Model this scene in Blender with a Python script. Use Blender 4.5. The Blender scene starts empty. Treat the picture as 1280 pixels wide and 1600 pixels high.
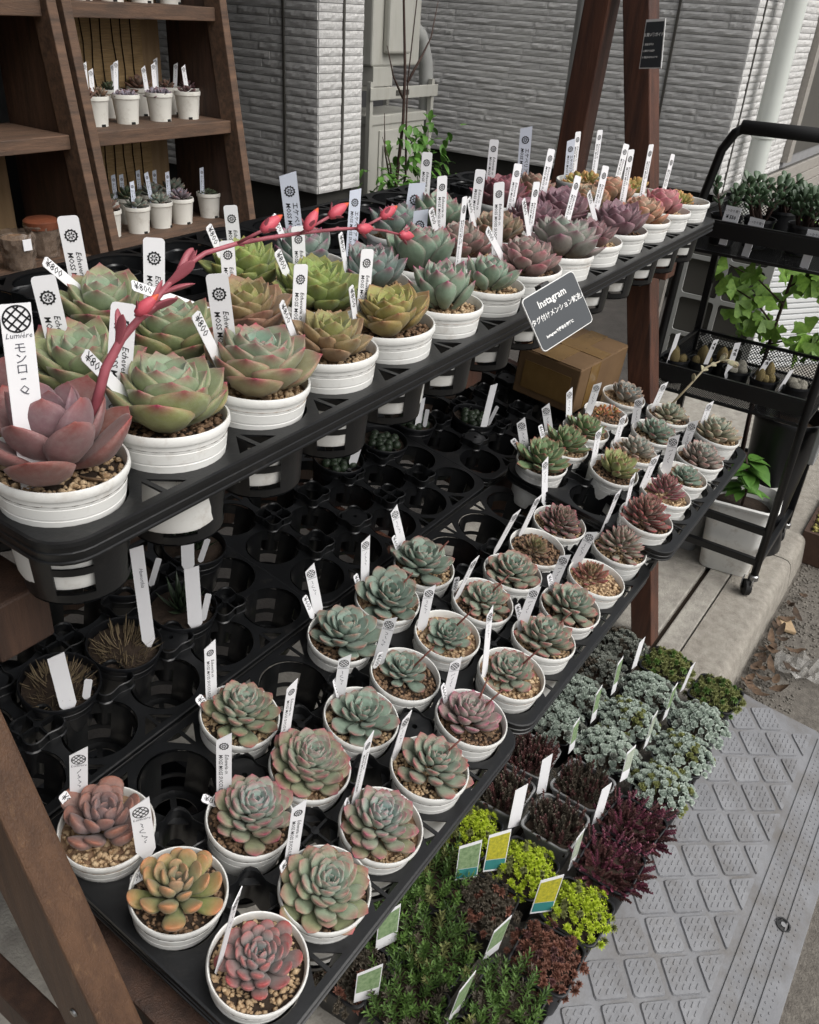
import bpy, bmesh, math, random
from mathutils import Vector, Matrix

random.seed(11)
SC = bpy.context.scene
COL = SC.collection
pi = math.pi

# ---------------------------------------------------------------- camera, sky, sun, exposure
cam = bpy.data.cameras.new('camera')
cam.sensor_fit = 'VERTICAL'
cam.sensor_height = 36.0
cam.lens = 30.063
cam.clip_start = 0.02
cam.clip_end = 500
cam_o = bpy.data.objects.new('camera', cam)
COL.objects.link(cam_o)
cam_o.matrix_world = Matrix(((0.56896, 0.39381, -0.72194, 0.0),
                             (-0.82024, 0.33483, -0.46379, 0.0),
                             (0.05908, 0.85604, 0.51353, 1.6),
                             (0, 0, 0, 1)))
SC.camera = cam_o
SUN_DIR = Vector((0.03, -0.62, 0.75)).normalized()
w = bpy.data.worlds.new('World')
SC.world = w
w.use_nodes = True
wn = w.node_tree
bg = wn.nodes['Background']
sky = wn.nodes.new('ShaderNodeTexSky')
sky.sky_type = 'NISHITA'
sky.sun_disc = False
sky.sun_elevation = math.asin(SUN_DIR.z)
sky.sun_rotation = math.atan2(SUN_DIR.x, SUN_DIR.y)
sky.air_density = 1.0
sky.dust_density = 6.0
sky.ozone_density = 0.6
hs = wn.nodes.new('ShaderNodeHueSaturation')
hs.inputs['Saturation'].default_value = 0.22
wn.links.new(sky.outputs[0], hs.inputs['Color'])
wn.links.new(hs.outputs[0], bg.inputs[0])
bg.inputs[1].default_value = 0.125
sun = bpy.data.lights.new('sun', 'SUN')
sun.energy = 1.4
sun.angle = math.radians(60)
sun.color = (1.0, 0.975, 0.94)
sun_o = bpy.data.objects.new('sun', sun)
COL.objects.link(sun_o)
sun_o.rotation_euler = SUN_DIR.to_track_quat('Z', 'Y').to_euler()
SC.view_settings.view_transform = 'Standard'
SC.view_settings.look = 'None'
SC.view_settings.gamma = 1.0
SC.view_settings.exposure = 0.15
SC.view_settings.use_curve_mapping = False

# ---------------------------------------------------------------- materials
def lin(c):
    if isinstance(c, str):
        c = tuple(int(c[i:i + 2], 16) / 255 for i in (0, 2, 4))
    return tuple(((x / 12.92) if x <= 0.04045 else ((x + 0.055) / 1.055) ** 2.4) for x in c) + (1.0,)

def nd(nt, t, **kw):
    n = nt.nodes.new(t)
    for k, v in kw.items():
        setattr(n, k, v)
    return n

MATS = {}
def pmat(name, col, rough=0.6, var=0.25, scale=12.0, bump=0.0, bscale=None, col2=None, metal=0.0, stretch=(1, 1, 1),
         spec=0.5, alpha=1.0, trans=0.0, detail=6, rand=0.0, coat=0.0, stain=None):
    m = bpy.data.materials.new(name)
    m.use_nodes = True
    nt = m.node_tree
    b = nt.nodes['Principled BSDF']
    c1 = lin(col)
    c2 = lin(col2) if col2 else tuple(x * (1 - var) for x in c1[:3]) + (1,)
    tc = nd(nt, 'ShaderNodeTexCoord')
    mp = nd(nt, 'ShaderNodeMapping')
    mp.inputs['Scale'].default_value = stretch
    nt.links.new(tc.outputs['Object'], mp.inputs[0])
    if rand:
        oi = nd(nt, 'ShaderNodeObjectInfo')
        ml = nd(nt, 'ShaderNodeVectorMath', operation='SCALE')
        ml.inputs[0].default_value = (7.1, 3.3, 5.7)
        nt.links.new(oi.outputs['Random'], ml.inputs['Scale'])
        nt.links.new(ml.outputs[0], mp.inputs['Location'])
    no = nd(nt, 'ShaderNodeTexNoise')
    no.inputs['Scale'].default_value = scale
    no.inputs['Detail'].default_value = detail
    no.inputs['Roughness'].default_value = 0.62
    nt.links.new(mp.outputs[0], no.inputs['Vector'])
    cr = nd(nt, 'ShaderNodeValToRGB')
    cr.color_ramp.elements[0].position = 0.3
    cr.color_ramp.elements[1].position = 0.72
    cr.color_ramp.elements[0].color = c2
    cr.color_ramp.elements[1].color = c1
    nt.links.new(no.outputs['Fac'], cr.inputs[0])
    out = cr.outputs[0]
    if stain:      # (colour, noise scale, low, high, strength, stretch)
        mp2 = nd(nt, 'ShaderNodeMapping')
        mp2.inputs['Scale'].default_value = stain[5] if len(stain) > 5 else (1, 1, 1)
        nt.links.new(tc.outputs['Object'], mp2.inputs[0])
        if rand:
            nt.links.new(ml.outputs[0], mp2.inputs['Location'])
        ns = nd(nt, 'ShaderNodeTexNoise')
        ns.inputs['Scale'].default_value = stain[1]
        ns.inputs['Detail'].default_value = 9
        ns.inputs['Roughness'].default_value = 0.7
        nt.links.new(mp2.outputs[0], ns.inputs['Vector'])
        mr2 = nd(nt, 'ShaderNodeMapRange')
        mr2.inputs['From Min'].default_value = stain[2]
        mr2.inputs['From Max'].default_value = stain[3]
        mr2.inputs['To Max'].default_value = stain[4]
        nt.links.new(ns.outputs['Fac'], mr2.inputs[0])
        mxs = nd(nt, 'ShaderNodeMix', data_type='RGBA')
        nt.links.new(mr2.outputs[0], mxs.inputs[0])
        nt.links.new(out, mxs.inputs[6])
        mxs.inputs[7].default_value = lin(stain[0])
        out = mxs.outputs[2]
    if rand:
        hv = nd(nt, 'ShaderNodeHueSaturation')
        mr = nd(nt, 'ShaderNodeMapRange')
        mr.inputs['To Min'].default_value = 1 - rand
        mr.inputs['To Max'].default_value = 1 + rand
        nt.links.new(oi.outputs['Random'], mr.inputs[0])
        nt.links.new(mr.outputs[0], hv.inputs['Value'])
        nt.links.new(out, hv.inputs['Color'])
        out = hv.outputs[0]
    nt.links.new(out, b.inputs['Base Color'])
    b.inputs['Roughness'].default_value = rough
    b.inputs['Metallic'].default_value = metal
    b.inputs['Specular IOR Level'].default_value = spec
    b.inputs['Coat Weight'].default_value = coat
    if trans:
        b.inputs['Transmission Weight'].default_value = trans
    if alpha < 1:
        b.inputs['Alpha'].default_value = alpha
    if bump:
        n2 = nd(nt, 'ShaderNodeTexNoise')
        n2.inputs['Scale'].default_value = bscale or scale * 4
        n2.inputs['Detail'].default_value = 5
        nt.links.new(mp.outputs[0], n2.inputs['Vector'])
        bp = nd(nt, 'ShaderNodeBump')
        bp.inputs['Strength'].default_value = bump
        bp.inputs['Distance'].default_value = 0.004
        nt.links.new(n2.outputs['Fac'], bp.inputs['Height'])
        nt.links.new(bp.outputs[0], b.inputs['Normal'])
    MATS[name] = m
    return m

def des(c, k=-0.06):
    v = [int(c[i:i + 2], 16) for i in (0, 2, 4)]
    g = 0.3 * v[0] + 0.59 * v[1] + 0.11 * v[2]
    return ''.join('%02x' % max(0, min(255, int((x + (g - x) * k) * 0.94))) for x in v)

def leafmat(name, center, outer, tip, edge=0.55, rough=0.5, sub=0.0, t0=0.74):
    """Succulent leaf: colour runs from the young centre to the old outer leaves (object colour) and reddens at tip and margin (uv)."""
    m = bpy.data.materials.new(name)
    m.use_nodes = True
    nt = m.node_tree
    b = nt.nodes['Principled BSDF']
    L = nt.links.new
    oi = nd(nt, 'ShaderNodeObjectInfo')
    sp = nd(nt, 'ShaderNodeSeparateColor')
    L(oi.outputs['Color'], sp.inputs[0])
    mx = nd(nt, 'ShaderNodeMix', data_type='RGBA')
    mx.inputs[6].default_value = lin(des(center))
    mx.inputs[7].default_value = lin(des(outer))
    L(sp.outputs[0], mx.inputs[0])
    uv = nd(nt, 'ShaderNodeUVMap')
    sx = nd(nt, 'ShaderNodeSeparateXYZ')
    L(uv.outputs[0], sx.inputs[0])
    tc = nd(nt, 'ShaderNodeTexCoord')
    no = nd(nt, 'ShaderNodeTexNoise')
    no.inputs['Scale'].default_value = 3.2
    no.inputs['Detail'].default_value = 5
    ad = nd(nt, 'ShaderNodeVectorMath', operation='ADD')
    sc = nd(nt, 'ShaderNodeVectorMath', operation='SCALE')
    sc.inputs[0].default_value = (9.0, 5.0, 3.0)
    L(oi.outputs['Random'], sc.inputs['Scale'])
    L(tc.outputs['Object'], ad.inputs[0])
    L(sc.outputs[0], ad.inputs[1])
    L(ad.outputs[0], no.inputs['Vector'])
    # margin term: |u-.5|*2
    sb = nd(nt, 'ShaderNodeMath', operation='SUBTRACT'); sb.inputs[1].default_value = 0.5
    L(sx.outputs[0], sb.inputs[0])
    ab = nd(nt, 'ShaderNodeMath', operation='ABSOLUTE'); L(sb.outputs[0], ab.inputs[0])
    m1 = nd(nt, 'ShaderNodeMapRange'); m1.inputs['From Min'].default_value = 0.43; m1.inputs['From Max'].default_value = 0.5
    L(ab.outputs[0], m1.inputs[0])
    m1b = nd(nt, 'ShaderNodeMath', operation='MULTIPLY'); L(m1.outputs[0], m1b.inputs[0]); m1b.inputs[1].default_value = edge
    m2 = nd(nt, 'ShaderNodeMapRange'); m2.inputs['From Min'].default_value = t0; m2.inputs['From Max'].default_value = 0.98
    L(sx.outputs[1], m2.inputs[0])
    pw = nd(nt, 'ShaderNodeMath', operation='POWER'); L(m2.outputs[0], pw.inputs[0]); pw.inputs[1].default_value = 1.8
    mxx = nd(nt, 'ShaderNodeMath', operation='MAXIMUM'); L(m1b.outputs[0], mxx.inputs[0]); L(pw.outputs[0], mxx.inputs[1])
    ns = nd(nt, 'ShaderNodeMath', operation='MULTIPLY_ADD'); L(no.outputs['Fac'], ns.inputs[0]); ns.inputs[1].default_value = 1.1; ns.inputs[2].default_value = 0.42
    ag = nd(nt, 'ShaderNodeMapRange'); ag.inputs['To Min'].default_value = 0.5; ag.inputs['To Max'].default_value = 1.0
    L(sp.outputs[0], ag.inputs[0])
    tq = nd(nt, 'ShaderNodeMath', operation='MULTIPLY'); L(mxx.outputs[0], tq.inputs[0]); L(ag.outputs[0], tq.inputs[1])
    tf = nd(nt, 'ShaderNodeMath', operation='MULTIPLY', use_clamp=True); L(tq.outputs[0], tf.inputs[0]); L(ns.outputs[0], tf.inputs[1])
    m3 = nd(nt, 'ShaderNodeMix', data_type='RGBA')
    L(tf.outputs[0], m3.inputs[0]); L(mx.outputs[2], m3.inputs[6]); m3.inputs[7].default_value = lin(des(tip, -0.05))
    # bloom and blotches
    hv = nd(nt, 'ShaderNodeHueSaturation')
    va = nd(nt, 'ShaderNodeMapRange'); va.inputs['To Min'].default_value = 0.82; va.inputs['To Max'].default_value = 1.16
    va.inputs['From Min'].default_value = 0.3; va.inputs['From Max'].default_value = 0.7
    L(no.outputs['Fac'], va.inputs[0]); L(va.outputs[0], hv.inputs['Value']); L(m3.outputs[2], hv.inputs['Color'])
    hr = nd(nt, 'ShaderNodeMapRange'); hr.inputs['To Min'].default_value = 0.495 if t0 < .6 or 'monroe' in name else 0.482; hr.inputs['To Max'].default_value = 0.515
    L(sp.outputs[1], hr.inputs[0]); L(hr.outputs[0], hv.inputs['Hue'])
    # powdery bloom rubbed off in places, and a few corky scars
    n2 = nd(nt, 'ShaderNodeTexNoise'); n2.inputs['Scale'].default_value = 11.0; n2.inputs['Detail'].default_value = 8; n2.inputs['Roughness'].default_value = 0.75
    L(ad.outputs[0], n2.inputs['Vector'])
    bl = nd(nt, 'ShaderNodeMapRange'); bl.inputs['From Min'].default_value = 0.42; bl.inputs['From Max'].default_value = 0.62; bl.inputs['To Max'].default_value = 0.09
    L(n2.outputs['Fac'], bl.inputs[0])
    m4 = nd(nt, 'ShaderNodeMix', data_type='RGBA'); L(bl.outputs[0], m4.inputs[0]); L(hv.outputs[0], m4.inputs[6]); m4.inputs[7].default_value = lin('b9c1b8')
    sc2 = nd(nt, 'ShaderNodeMapRange'); sc2.inputs['From Min'].default_value = 0.68; sc2.inputs['From Max'].default_value = 0.76; sc2.inputs['To Max'].default_value = 0.6
    L(n2.outputs['Fac'], sc2.inputs[0])
    m5 = nd(nt, 'ShaderNodeMix', data_type='RGBA'); L(sc2.outputs[0], m5.inputs[0]); L(m4.outputs[2], m5.inputs[6]); m5.inputs[7].default_value = lin('5c4a3a')
    L(m5.outputs[2], b.inputs['Base Color'])
    rg_ = nd(nt, 'ShaderNodeMapRange'); rg_.inputs['To Min'].default_value = rough - .12; rg_.inputs['To Max'].default_value = rough + .2
    L(n2.outputs['Fac'], rg_.inputs[0]); L(rg_.outputs[0], b.inputs['Roughness'])
    bp = nd(nt, 'ShaderNodeBump'); bp.inputs['Strength'].default_value = 0.12; bp.inputs['Distance'].default_value = 0.05
    L(n2.outputs['Fac'], bp.inputs['Height']); L(bp.outputs[0], b.inputs['Normal'])
    b.inputs['Specular IOR Level'].default_value = 0.3
    b.inputs['Subsurface Weight'].default_value = sub
    b.inputs['Subsurface Radius'].default_value = (0.004, 0.003, 0.002)
    b.inputs['Sheen Weight'].default_value = 0.12
    MATS[name] = m
    return m

M = MATS
pmat('white_plastic', 'e4e4e0', 0.42, 0.07, 25, 0.02, rand=0.035, stain=('8d7a62', 26, .54, .78, .55))
pmat('rack_pot_plastic', 'dcdad2', 0.45, 0.08, 18, rand=0.05, stain=('7d6a54', 22, .55, .8, .5))
pmat('black_plastic', '151618', 0.34, 0.35, 30, 0.05, 260, col2='0e0f10', rand=0.05, stain=('55514b', 34, .58, .8, .3))
pmat('black_pot_plastic', '141518', 0.38, 0.3, 20)
pmat('grey_plastic', '8f9090', 0.45, 0.15, 12)
pmat('tag_plastic', 'eeeef0', 0.42, 0.03, 30)
pmat('blue_tag_plastic', 'd5dbe8', 0.42, 0.03, 30)
pmat('ink', '16161a', 0.6, 0.0)
pmat('grey_ink', '4b4b55', 0.6, 0.0)
pmat('chalk', 'eeeeec', 0.8, 0.05)
pmat('board', '43474b', 0.62, 0.12, 8, col2='3b3f43')
pmat('dark_wood', '50392c', 0.62, 0.45, 5, 0.35, 60, col2='2f211a', stretch=(9, 9, 1.0), rand=0.12, stain=('1d1512', 6, .55, .7, .7, (5, 5, .6)))
pmat('leg_wood', '5d4330', 0.55, 0.4, 5, 0.3, 70, col2='3f2c20', stretch=(10, 10, 1.0), rand=0.05, stain=('8a6a4c', 9, .56, .75, .5, (8, 8, .5)))
pmat('red_wood', '5e3a2a', 0.55, 0.4, 5, 0.3, 60, col2='36211a', stretch=(10, 10, 0.8), rand=0.08, stain=('1e1310', 7, .52, .7, .7, (6, 6, .4)))
pmat('shelf_wood', '6f5441', 0.7, 0.4, 5, 0.4, 60, col2='40332a', stretch=(1, 9, 9), rand=0.12, stain=('2b1f19', 7, .54, .72, .7, (.5, 6, 6)))
pmat('pale_wood', 'a58a68', 0.7, 0.2, 6, 0.1, 40, col2='8a7152', stretch=(6, 6, 0.8))
pmat('reed', 'bb9d70', 0.8, 0.3, 30, 0.2, 120, col2='927852', stretch=(0.6, 1, 6))
pmat('thread', '22190f', 0.9)
pmat('gravel', 'cdb795', 0.85, 0.5, 140, col2='8a6a49', rand=0.1)
pmat('gravel_dark', '9c8064', 0.9, 0.5, 140, col2='5a4231', rand=0.1)
pmat('soil', '3a2d22', 0.95, 0.5, 90, 0.6, 160)
pmat('concrete', '9f9a90', 0.88, 0.35, 34, 0.7, 190, col2='7d776e', detail=12)
pmat('concrete_strip', 'aaa69c', 0.88, 0.4, 22, 0.6, 150, col2='837e77', detail=12)
pmat('asphalt', '77726a', 0.92, 0.4, 60, 0.9, 220, col2='56514b', detail=10)
pmat('yard', '4c4844', 0.95, 0.4, 10, 0.6, 120)
pmat('ramp', '808184', 0.6, 0.25, 10, 0.2, 180, col2='6d6e71', detail=10, stain=('5a544c', 7, .44, .66, .65))
pmat('ramp_pad', '848588', 0.6, 0.25, 14, 0.25, 180, col2='6f7073', rand=0.06, detail=10, stain=('55504a', 9, .48, .68, .55))
pmat('siding', 'd6d5d3', 0.72, 0.18, 22, 0.4, 60, col2='b8b7b5', rand=0.07, stain=('8b8880', 3, .52, .75, .4, (3, 3, .5)))
pmat('siding_base', '8f8f90', 0.85, 0.2, 10)
pmat('foundation', '34332f', 0.9, 0.3, 8, 0.2)
pmat('dark_void', '1c1c1b', 0.9, 0.2, 8)
pmat('ac_beige', 'b3b2aa', 0.5, 0.08, 6, stain=('8f8a7c', 5, .52, .75, .5, (4, 4, .5)))
pmat('ac_dark', '4c4a45', 0.6, 0.1, 6)
pmat('duct', 'a8a9a6', 0.55, 0.12, 6)
pmat('downpipe', 'cfd3cd', 0.4, 0.06, 5)
pmat('deck_board', '9c9790', 0.7, 0.2, 7, 0.1, 40, stretch=(1, 8, 8), rand=0.06)
pmat('white_panel', 'd6d8d8', 0.5, 0.06, 5)
pmat('black_metal', '0f1012', 0.35, 0.2, 20)
pmat('handle_foam', '19191a', 0.8, 0.2, 60, 0.1)
pmat('steel', 'a0a0a0', 0.3, 0.1, 20, metal=0.9)
pmat('rubber', '161616', 0.7, 0.2, 20)
pmat('scrap', 'b79f7e', 0.8, 0.3, 40, col2='927c60')
pmat('cardboard', '72593c', 0.75, 0.25, 9, 0.1, 60, col2='604930', stain=('4f3a24', 12, .55, .75, .5))
pmat('tape', '83683f', 0.22, 0.15, 12, 0.4, 30, col2='725834', coat=0.4)
pmat('bark', '4a3730', 0.8, 0.4, 30, 0.4, 90)
pmat('green_leaf', '5f8a3a', 0.5, 0.35, 20, col2='3f6a24', rand=0.25)
pmat('ginkgo_leaf', '93b952', 0.45, 0.3, 4, 0.1, 20, col2='68933a', rand=0.3)
pmat('jade_leaf', '4c6348', 0.4, 0.35, 30, col2='34482f', rand=0.2)
pmat('cactus', '8a7a4e', 0.85, 0.5, 70, 0.7, 200, col2='5a4f30', rand=0.15)
pmat('cactus_grey', '98948a', 0.9, 0.5, 90, 0.7, 200, col2='5f5d50', rand=0.15)
pmat('haworthia', '2e3d28', 0.5, 0.6, 120, col2='1a2618', rand=0.2)
pmat('dry_plant', '8a7a5c', 0.8, 0.5, 60, col2='5a4c3a', rand=0.2)
pmat('sedum_blue', 'b6c0b5', 0.8, 0.3, 30, col2='96a398', rand=0.1)
pmat('sedum_grey', '8b8f86', 0.75, 0.4, 30, col2='63665f', rand=0.1)
pmat('sedum_olive', '8c9058', 0.7, 0.4, 40, col2='5d6338', rand=0.1)
pmat('sedum_red', '744a48', 0.6, 0.5, 30, col2='3c2a28', rand=0.1)
pmat('sedum_magenta', '86465a', 0.5, 0.5, 30, col2='5c3440', rand=0.1)
pmat('sedum_dark', '63594c', 0.7, 0.5, 40, col2='37342a', rand=0.1)
pmat('sedum_lime', 'c3d43c', 0.6, 0.3, 40, col2='98ab2c', rand=0.06)
pmat('sedum_green', '66853f', 0.55, 0.5, 22, col2='375322', rand=0.1)
pmat('sedum_brown', '8a5a4a', 0.7, 0.5, 40, col2='5b3d31', rand=0.1)
pmat('picture_yellow', 'd2c83e', 0.4, 0.5, 160, col2='8f9038')
pmat('picture_teal', '3f8a88', 0.4, 0.2, 30)
pmat('picture_green', '9db08a', 0.45, 0.5, 120, col2='5f7c52')
pmat('picture_grey', 'c0c6ba', 0.45, 0.3, 90, col2='93a088')
pmat('flower', 'd4606c', 0.5, 0.35, 60, col2='bb4656')
pmat('flower_tip', 'e0603c', 0.5, 0.2, 60)
pmat('stalk', 'a85c66', 0.5, 0.3, 60, col2='8f464f')
pmat('thin_stalk', '6e3e34', 0.6, 0.3, 40)
pmat('dry_leaf', '66523f', 0.85, 0.4, 60, 0.2, col2='3d2f25', rand=0.5)
pmat('clear_film', 'b9b7b2', 0.18, 0.2, 20, 0.3, 60, alpha=0.35)
pmat('bag_film', '85766a', 0.2, 0.3, 30, 0.8, 40, alpha=0.6)
pmat('bag_orange', '74432f', 0.35, 0.3, 30, 0.3, 40)
pmat('pebble', '9a948a', 0.85, 0.4, 30, rand=0.3)
pmat('terracotta_box', '4a3529', 0.8, 0.3, 9, 0.2, stretch=(1, 6, 6))
pmat('yellow_bloom', 'a39a58', 0.8, 0.4, 40)
pmat('wire', 'b8b8b4', 0.4)

LEAF = {
    # name: (mesh shape, centre, outer, tip, edge strength, theta max, theta min, leaf width factor)
    'monroe': ('monroe', '8c7680', '825850', '883e38', 0.2, 76, 10, 1.0),
    'agavo': ('agave', '94ac94', '8c905e', '9c3e4e', 0.30, 56, 8, 1.0),
    'agavo2': ('agave', '8aaa98', '948a66', 'a83c54', 0.40, 52, 8, 1.0),
    'olivepink': ('agave', '949f5c', '94705c', '986a54', 0.25, 56, 10, 0.92),
    'olive': ('agave', '9ca95e', '927e4a', '9a6c48', 0.25, 60, 10, 0.92),
    'olive2': ('agave', '98a85c', '828a4c', '907c48', 0.25, 58, 10, 0.92),
    'tips': ('agave', '90a999', '82967f', 'b0406a', 0.22, 44, 6, 0.84),
    'tips2': ('agave', '83998f', '76867e', '98486a', 0.25, 46, 6, 0.84),
    'pinkgrey': ('plump', '949c90', '907870', '9c545a', 0.35, 70, 8, 1.1),
    'pinkgrey2': ('plump', '968f7c', '88765f', '945a50', 0.35, 64, 8, 1.1),
    'mauve': ('agave', '8fa294', '857d76', '90526a', 0.40, 68, 8, 0.86),
    'purple': ('agave', '8c7079', '7e6062', '824a56', 0.30, 58, 8, 0.92),
    'maroon': ('agave', '86585f', '74484a', '8e3c48', 0.35, 54, 8, 0.86),
    'peach': ('plump', 'aaa692', 'b58c72', 'c46c5e', 0.40, 56, 6, 1.2),
    'peach2': ('plump', '98a092', 'a5866a', 'b87058', 0.30, 58, 6, 1.2),
    'blush': ('plump', 'b0a296', 'b5827c', 'bc565c', 0.40, 52, 6, 1.1),
    'cluster2': ('round', 'a3b068', 'b0a066', 'cf8a5a', 0.20, 60, 20, 1.0),
    'cluster': ('round', '8fa052', 'a8705a', 'c8603c', 0.30, 70, 20, 0.9),
    'tea': ('plump', '9cb2a6', '8a8f6c', '9c4c54', 0.36, 80, 6, 1.05),
    'tea2': ('plump', '9cb4b0', '8b8e70', '9e4858', 0.40, 76, 6, 1.0),
    'jade':     ('ovate', '90a598', '7b8b7c', '966058', 0.30, 82, 8, 0.92),
    'rose': ('plump', '90a99a', '878d78', 'a44a4e', 0.42, 78, 6, 1.0),
    'pinkedge': ('plump', '9ba498', '94867e', 'a8566c', 0.80, 76, 6, 1.05),
    'crimson': ('thin', '7c7e56', '86484a', 'a03646', 1.0, 72, 8, 0.95),
    'brownie': ('thin', '787a4e', '745c46', '84463a', 0.40, 70, 8, 0.95),
    'blackred': ('thin', '7e7e6a', '746860', '984650', 0.9, 80, 6, 0.95),
    'paleedge': ('thin', 'a3a292', '969280', 'ac545e', 0.65, 84, 6, 0.92),
    'rededge': ('thin', '8a7868', '806660', 'a63a4e', 1.2, 76, 6, 0.95),
    'dust': ('plump', '98aaa2', '998e82', 'a87c72', 0.40, 72, 8, 0.95),
    'dust2': ('plump', '95aa9e', 'a09a80', 'aa8670', 0.40, 74, 8, 0.95),
    'lime': ('long', '9ca86e', '8a9862', 'a65850', 0.40, 64, 8, 0.9),
    'hunter': ('long', '849970', '748a5e', 'a03a4c', 0.55, 74, 8, 0.95),
    'slate':    ('ovate', '8d9f9c', '8a8680', 'a0705a', 0.35, 62, 8, 0.90),
    'orange': ('round', '8f8d78', '959c62', 'bc7c54', 0.12, 70, 10, 1.0),
    'plum': ('round', '8b8288', '877069', '94604c', 0.15, 70, 10, 1.12),
    'redgrey': ('round', '8a9896', '8a7a76', 'a04844', 0.25, 74, 10, 0.9),
}
for k, v in LEAF.items():
    leafmat('leaf_' + k, v[1], v[2], v[3], v[4], t0=(0.55 if k == 'redgrey' else 0.42 if v[0] == 'round' else 0.62 if v[0] in ('plump', 'thin') else 0.76))

# ---------------------------------------------------------------- object helpers
def tag(o, label=None, cat=None, group=None, kind=None):
    if label: o['label'] = label
    if cat: o['category'] = cat
    if group: o['group'] = group
    if kind: o['kind'] = kind
    return o

def link(name, data, parent=None, mw=None, mat=None):
    o = bpy.data.objects.new(name, data)
    COL.objects.link(o)
    if parent is not None:
        o.parent = parent
    if mw is not None:
        o.matrix_basis = mw
    if mat is not None and data is not None and not data.materials:
        data.materials.append(M[mat] if isinstance(mat, str) else mat)
    return o

def thing(name, loc, label, cat, group=None, rot=None):
    o = bpy.data.objects.new(name, None)
    o.empty_display_size = 0.05
    COL.objects.link(o)
    mw = Matrix.Translation(Vector(loc))
    if rot is not None:
        mw = mw @ rot.to_4x4()
    o.matrix_basis = mw
    return tag(o, label, cat, group)

class MB:
    def __init__(s):
        s.v = []; s.f = []; s.mi = []; s.cur = 0
    def add(s, vs, fs):
        n = len(s.v)
        s.v += [tuple(p) for p in vs]
        s.f += [tuple(i + n for i in f) for f in fs]
        s.mi += [s.cur] * len(fs)
        return s
    def box(s, a, b, mw=None):
        vs = [Vector((x, y, z)) for z in (a[2], b[2]) for y in (a[1], b[1]) for x in (a[0], b[0])]
        if mw is not None: vs = [mw @ p for p in vs]
        return s.add(vs, [(0, 2, 3, 1), (4, 5, 7, 6), (0, 1, 5, 4), (2, 6, 7, 3), (0, 4, 6, 2), (1, 3, 7, 5)])
    def beam(s, p, q, wx, wy, up=(0, 0, 1)):
        """square bar from p to q; wy measured along up-ish, wx across"""
        p = Vector(p); q = Vector(q); d = (q - p)
        L = d.length; d.normalize(); u = Vector(up)
        r = d.cross(u).normalized(); u2 = r.cross(d).normalized()
        vs = []
        for c in (p, q):
            for sx, sy in ((-1, -1), (1, -1), (1, 1), (-1, 1)):
                vs.append(c + r * (sx * wx / 2) + u2 * (sy * wy / 2))
        return s.add(vs, [(3, 2, 1, 0), (4, 5, 6, 7), (0, 1, 5, 4), (1, 2, 6, 5), (2, 3, 7, 6), (3, 0, 4, 7)])
    def tube(s, pts, r, n=8, cap=True):
        pts = [Vector(p) for p in pts]
        rs = r if isinstance(r, (list, tuple)) else [r] * len(pts)
        vs = []; up = Vector((0.13, 0.21, 0.97))
        for i, p in enumerate(pts):
            d = (pts[min(i + 1, len(pts) - 1)] - pts[max(i - 1, 0)]).normalized()
            a = d.cross(up)
            if a.length < 1e-3: a = d.cross(Vector((1, 0, 0)))
            a.normalize(); b = d.cross(a)
            for k in range(n):
                t = 2 * pi * k / n
                vs.append(p + (a * math.cos(t) + b * math.sin(t)) * rs[i])
        fs = []
        for i in range(len(pts) - 1):
            for k in range(n):
                fs.append((i * n + k, i * n + (k + 1) % n, (i + 1) * n + (k + 1) % n, (i + 1) * n + k))
        if cap:
            fs.append(tuple(range(n))[::-1]); fs.append(tuple((len(pts) - 1) * n + k for k in range(n)))
        return s.add(vs, fs)
    def lathe(s, prof, n=32, close=False, mw=None):
        vs = []
        for r, z in prof:
            for k in range(n):
                t = 2 * pi * k / n
                p = Vector((r * math.cos(t), r * math.sin(t), z))
                vs.append(mw @ p if mw is not None else p)
        fs = []
        for i in range(len(prof) - 1):
            for k in range(n):
                fs.append((i * n + k, i * n + (k + 1) % n, (i + 1) * n + (k + 1) % n, (i + 1) * n + k))
        if close:
            fs.append(tuple(range(n))[::-1]); fs.append(tuple((len(prof) - 1) * n + k for k in range(n)))
        return s.add(vs, fs)
    def prism(s, poly, z0, z1, mw=None):
        n = len(poly)
        vs = [Vector((x, y, z0)) for x, y in poly] + [Vector((x, y, z1)) for x, y in poly]
        if mw is not None: vs = [mw @ p for p in vs]
        fs = [tuple(range(n))[::-1], tuple(range(n, 2 * n))] + [(i, (i + 1) % n, n + (i + 1) % n, n + i) for i in range(n)]
        return s.add(vs, fs)
    def mesh(s, name, mats, smooth=False, bevel=0.0):
        me = bpy.data.meshes.new(name)
        me.from_pydata(s.v, [], s.f)
        if not isinstance(mats, (list, tuple)): mats = [mats]
        for m in mats: me.materials.append(M[m] if isinstance(m, str) else m)
        if len(mats) > 1: me.polygons.foreach_set('material_index', s.mi)
        if bevel:
            bm = bmesh.new(); bm.from_mesh(me)
            bmesh.ops.bevel(bm, geom=[e for e in bm.edges if len(e.link_faces) == 2 and e.calc_face_angle(0) > 0.6], offset=bevel, segments=2, profile=0.5, affect='EDGES')
            bm.to_mesh(me); bm.free()
        if smooth:
            me.polygons.foreach_set('use_smooth', [True] * len(me.polygons))
            if smooth != 'all':
                me.set_sharp_from_angle(angle=math.radians(40))
        me.update()
        return me

def box_obj(name, a, b, mat, parent=None, bevel=0.0, mw=None):
    return link(name, MB().box(a, b).mesh(name, mat, False, bevel), parent, mw)

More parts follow.
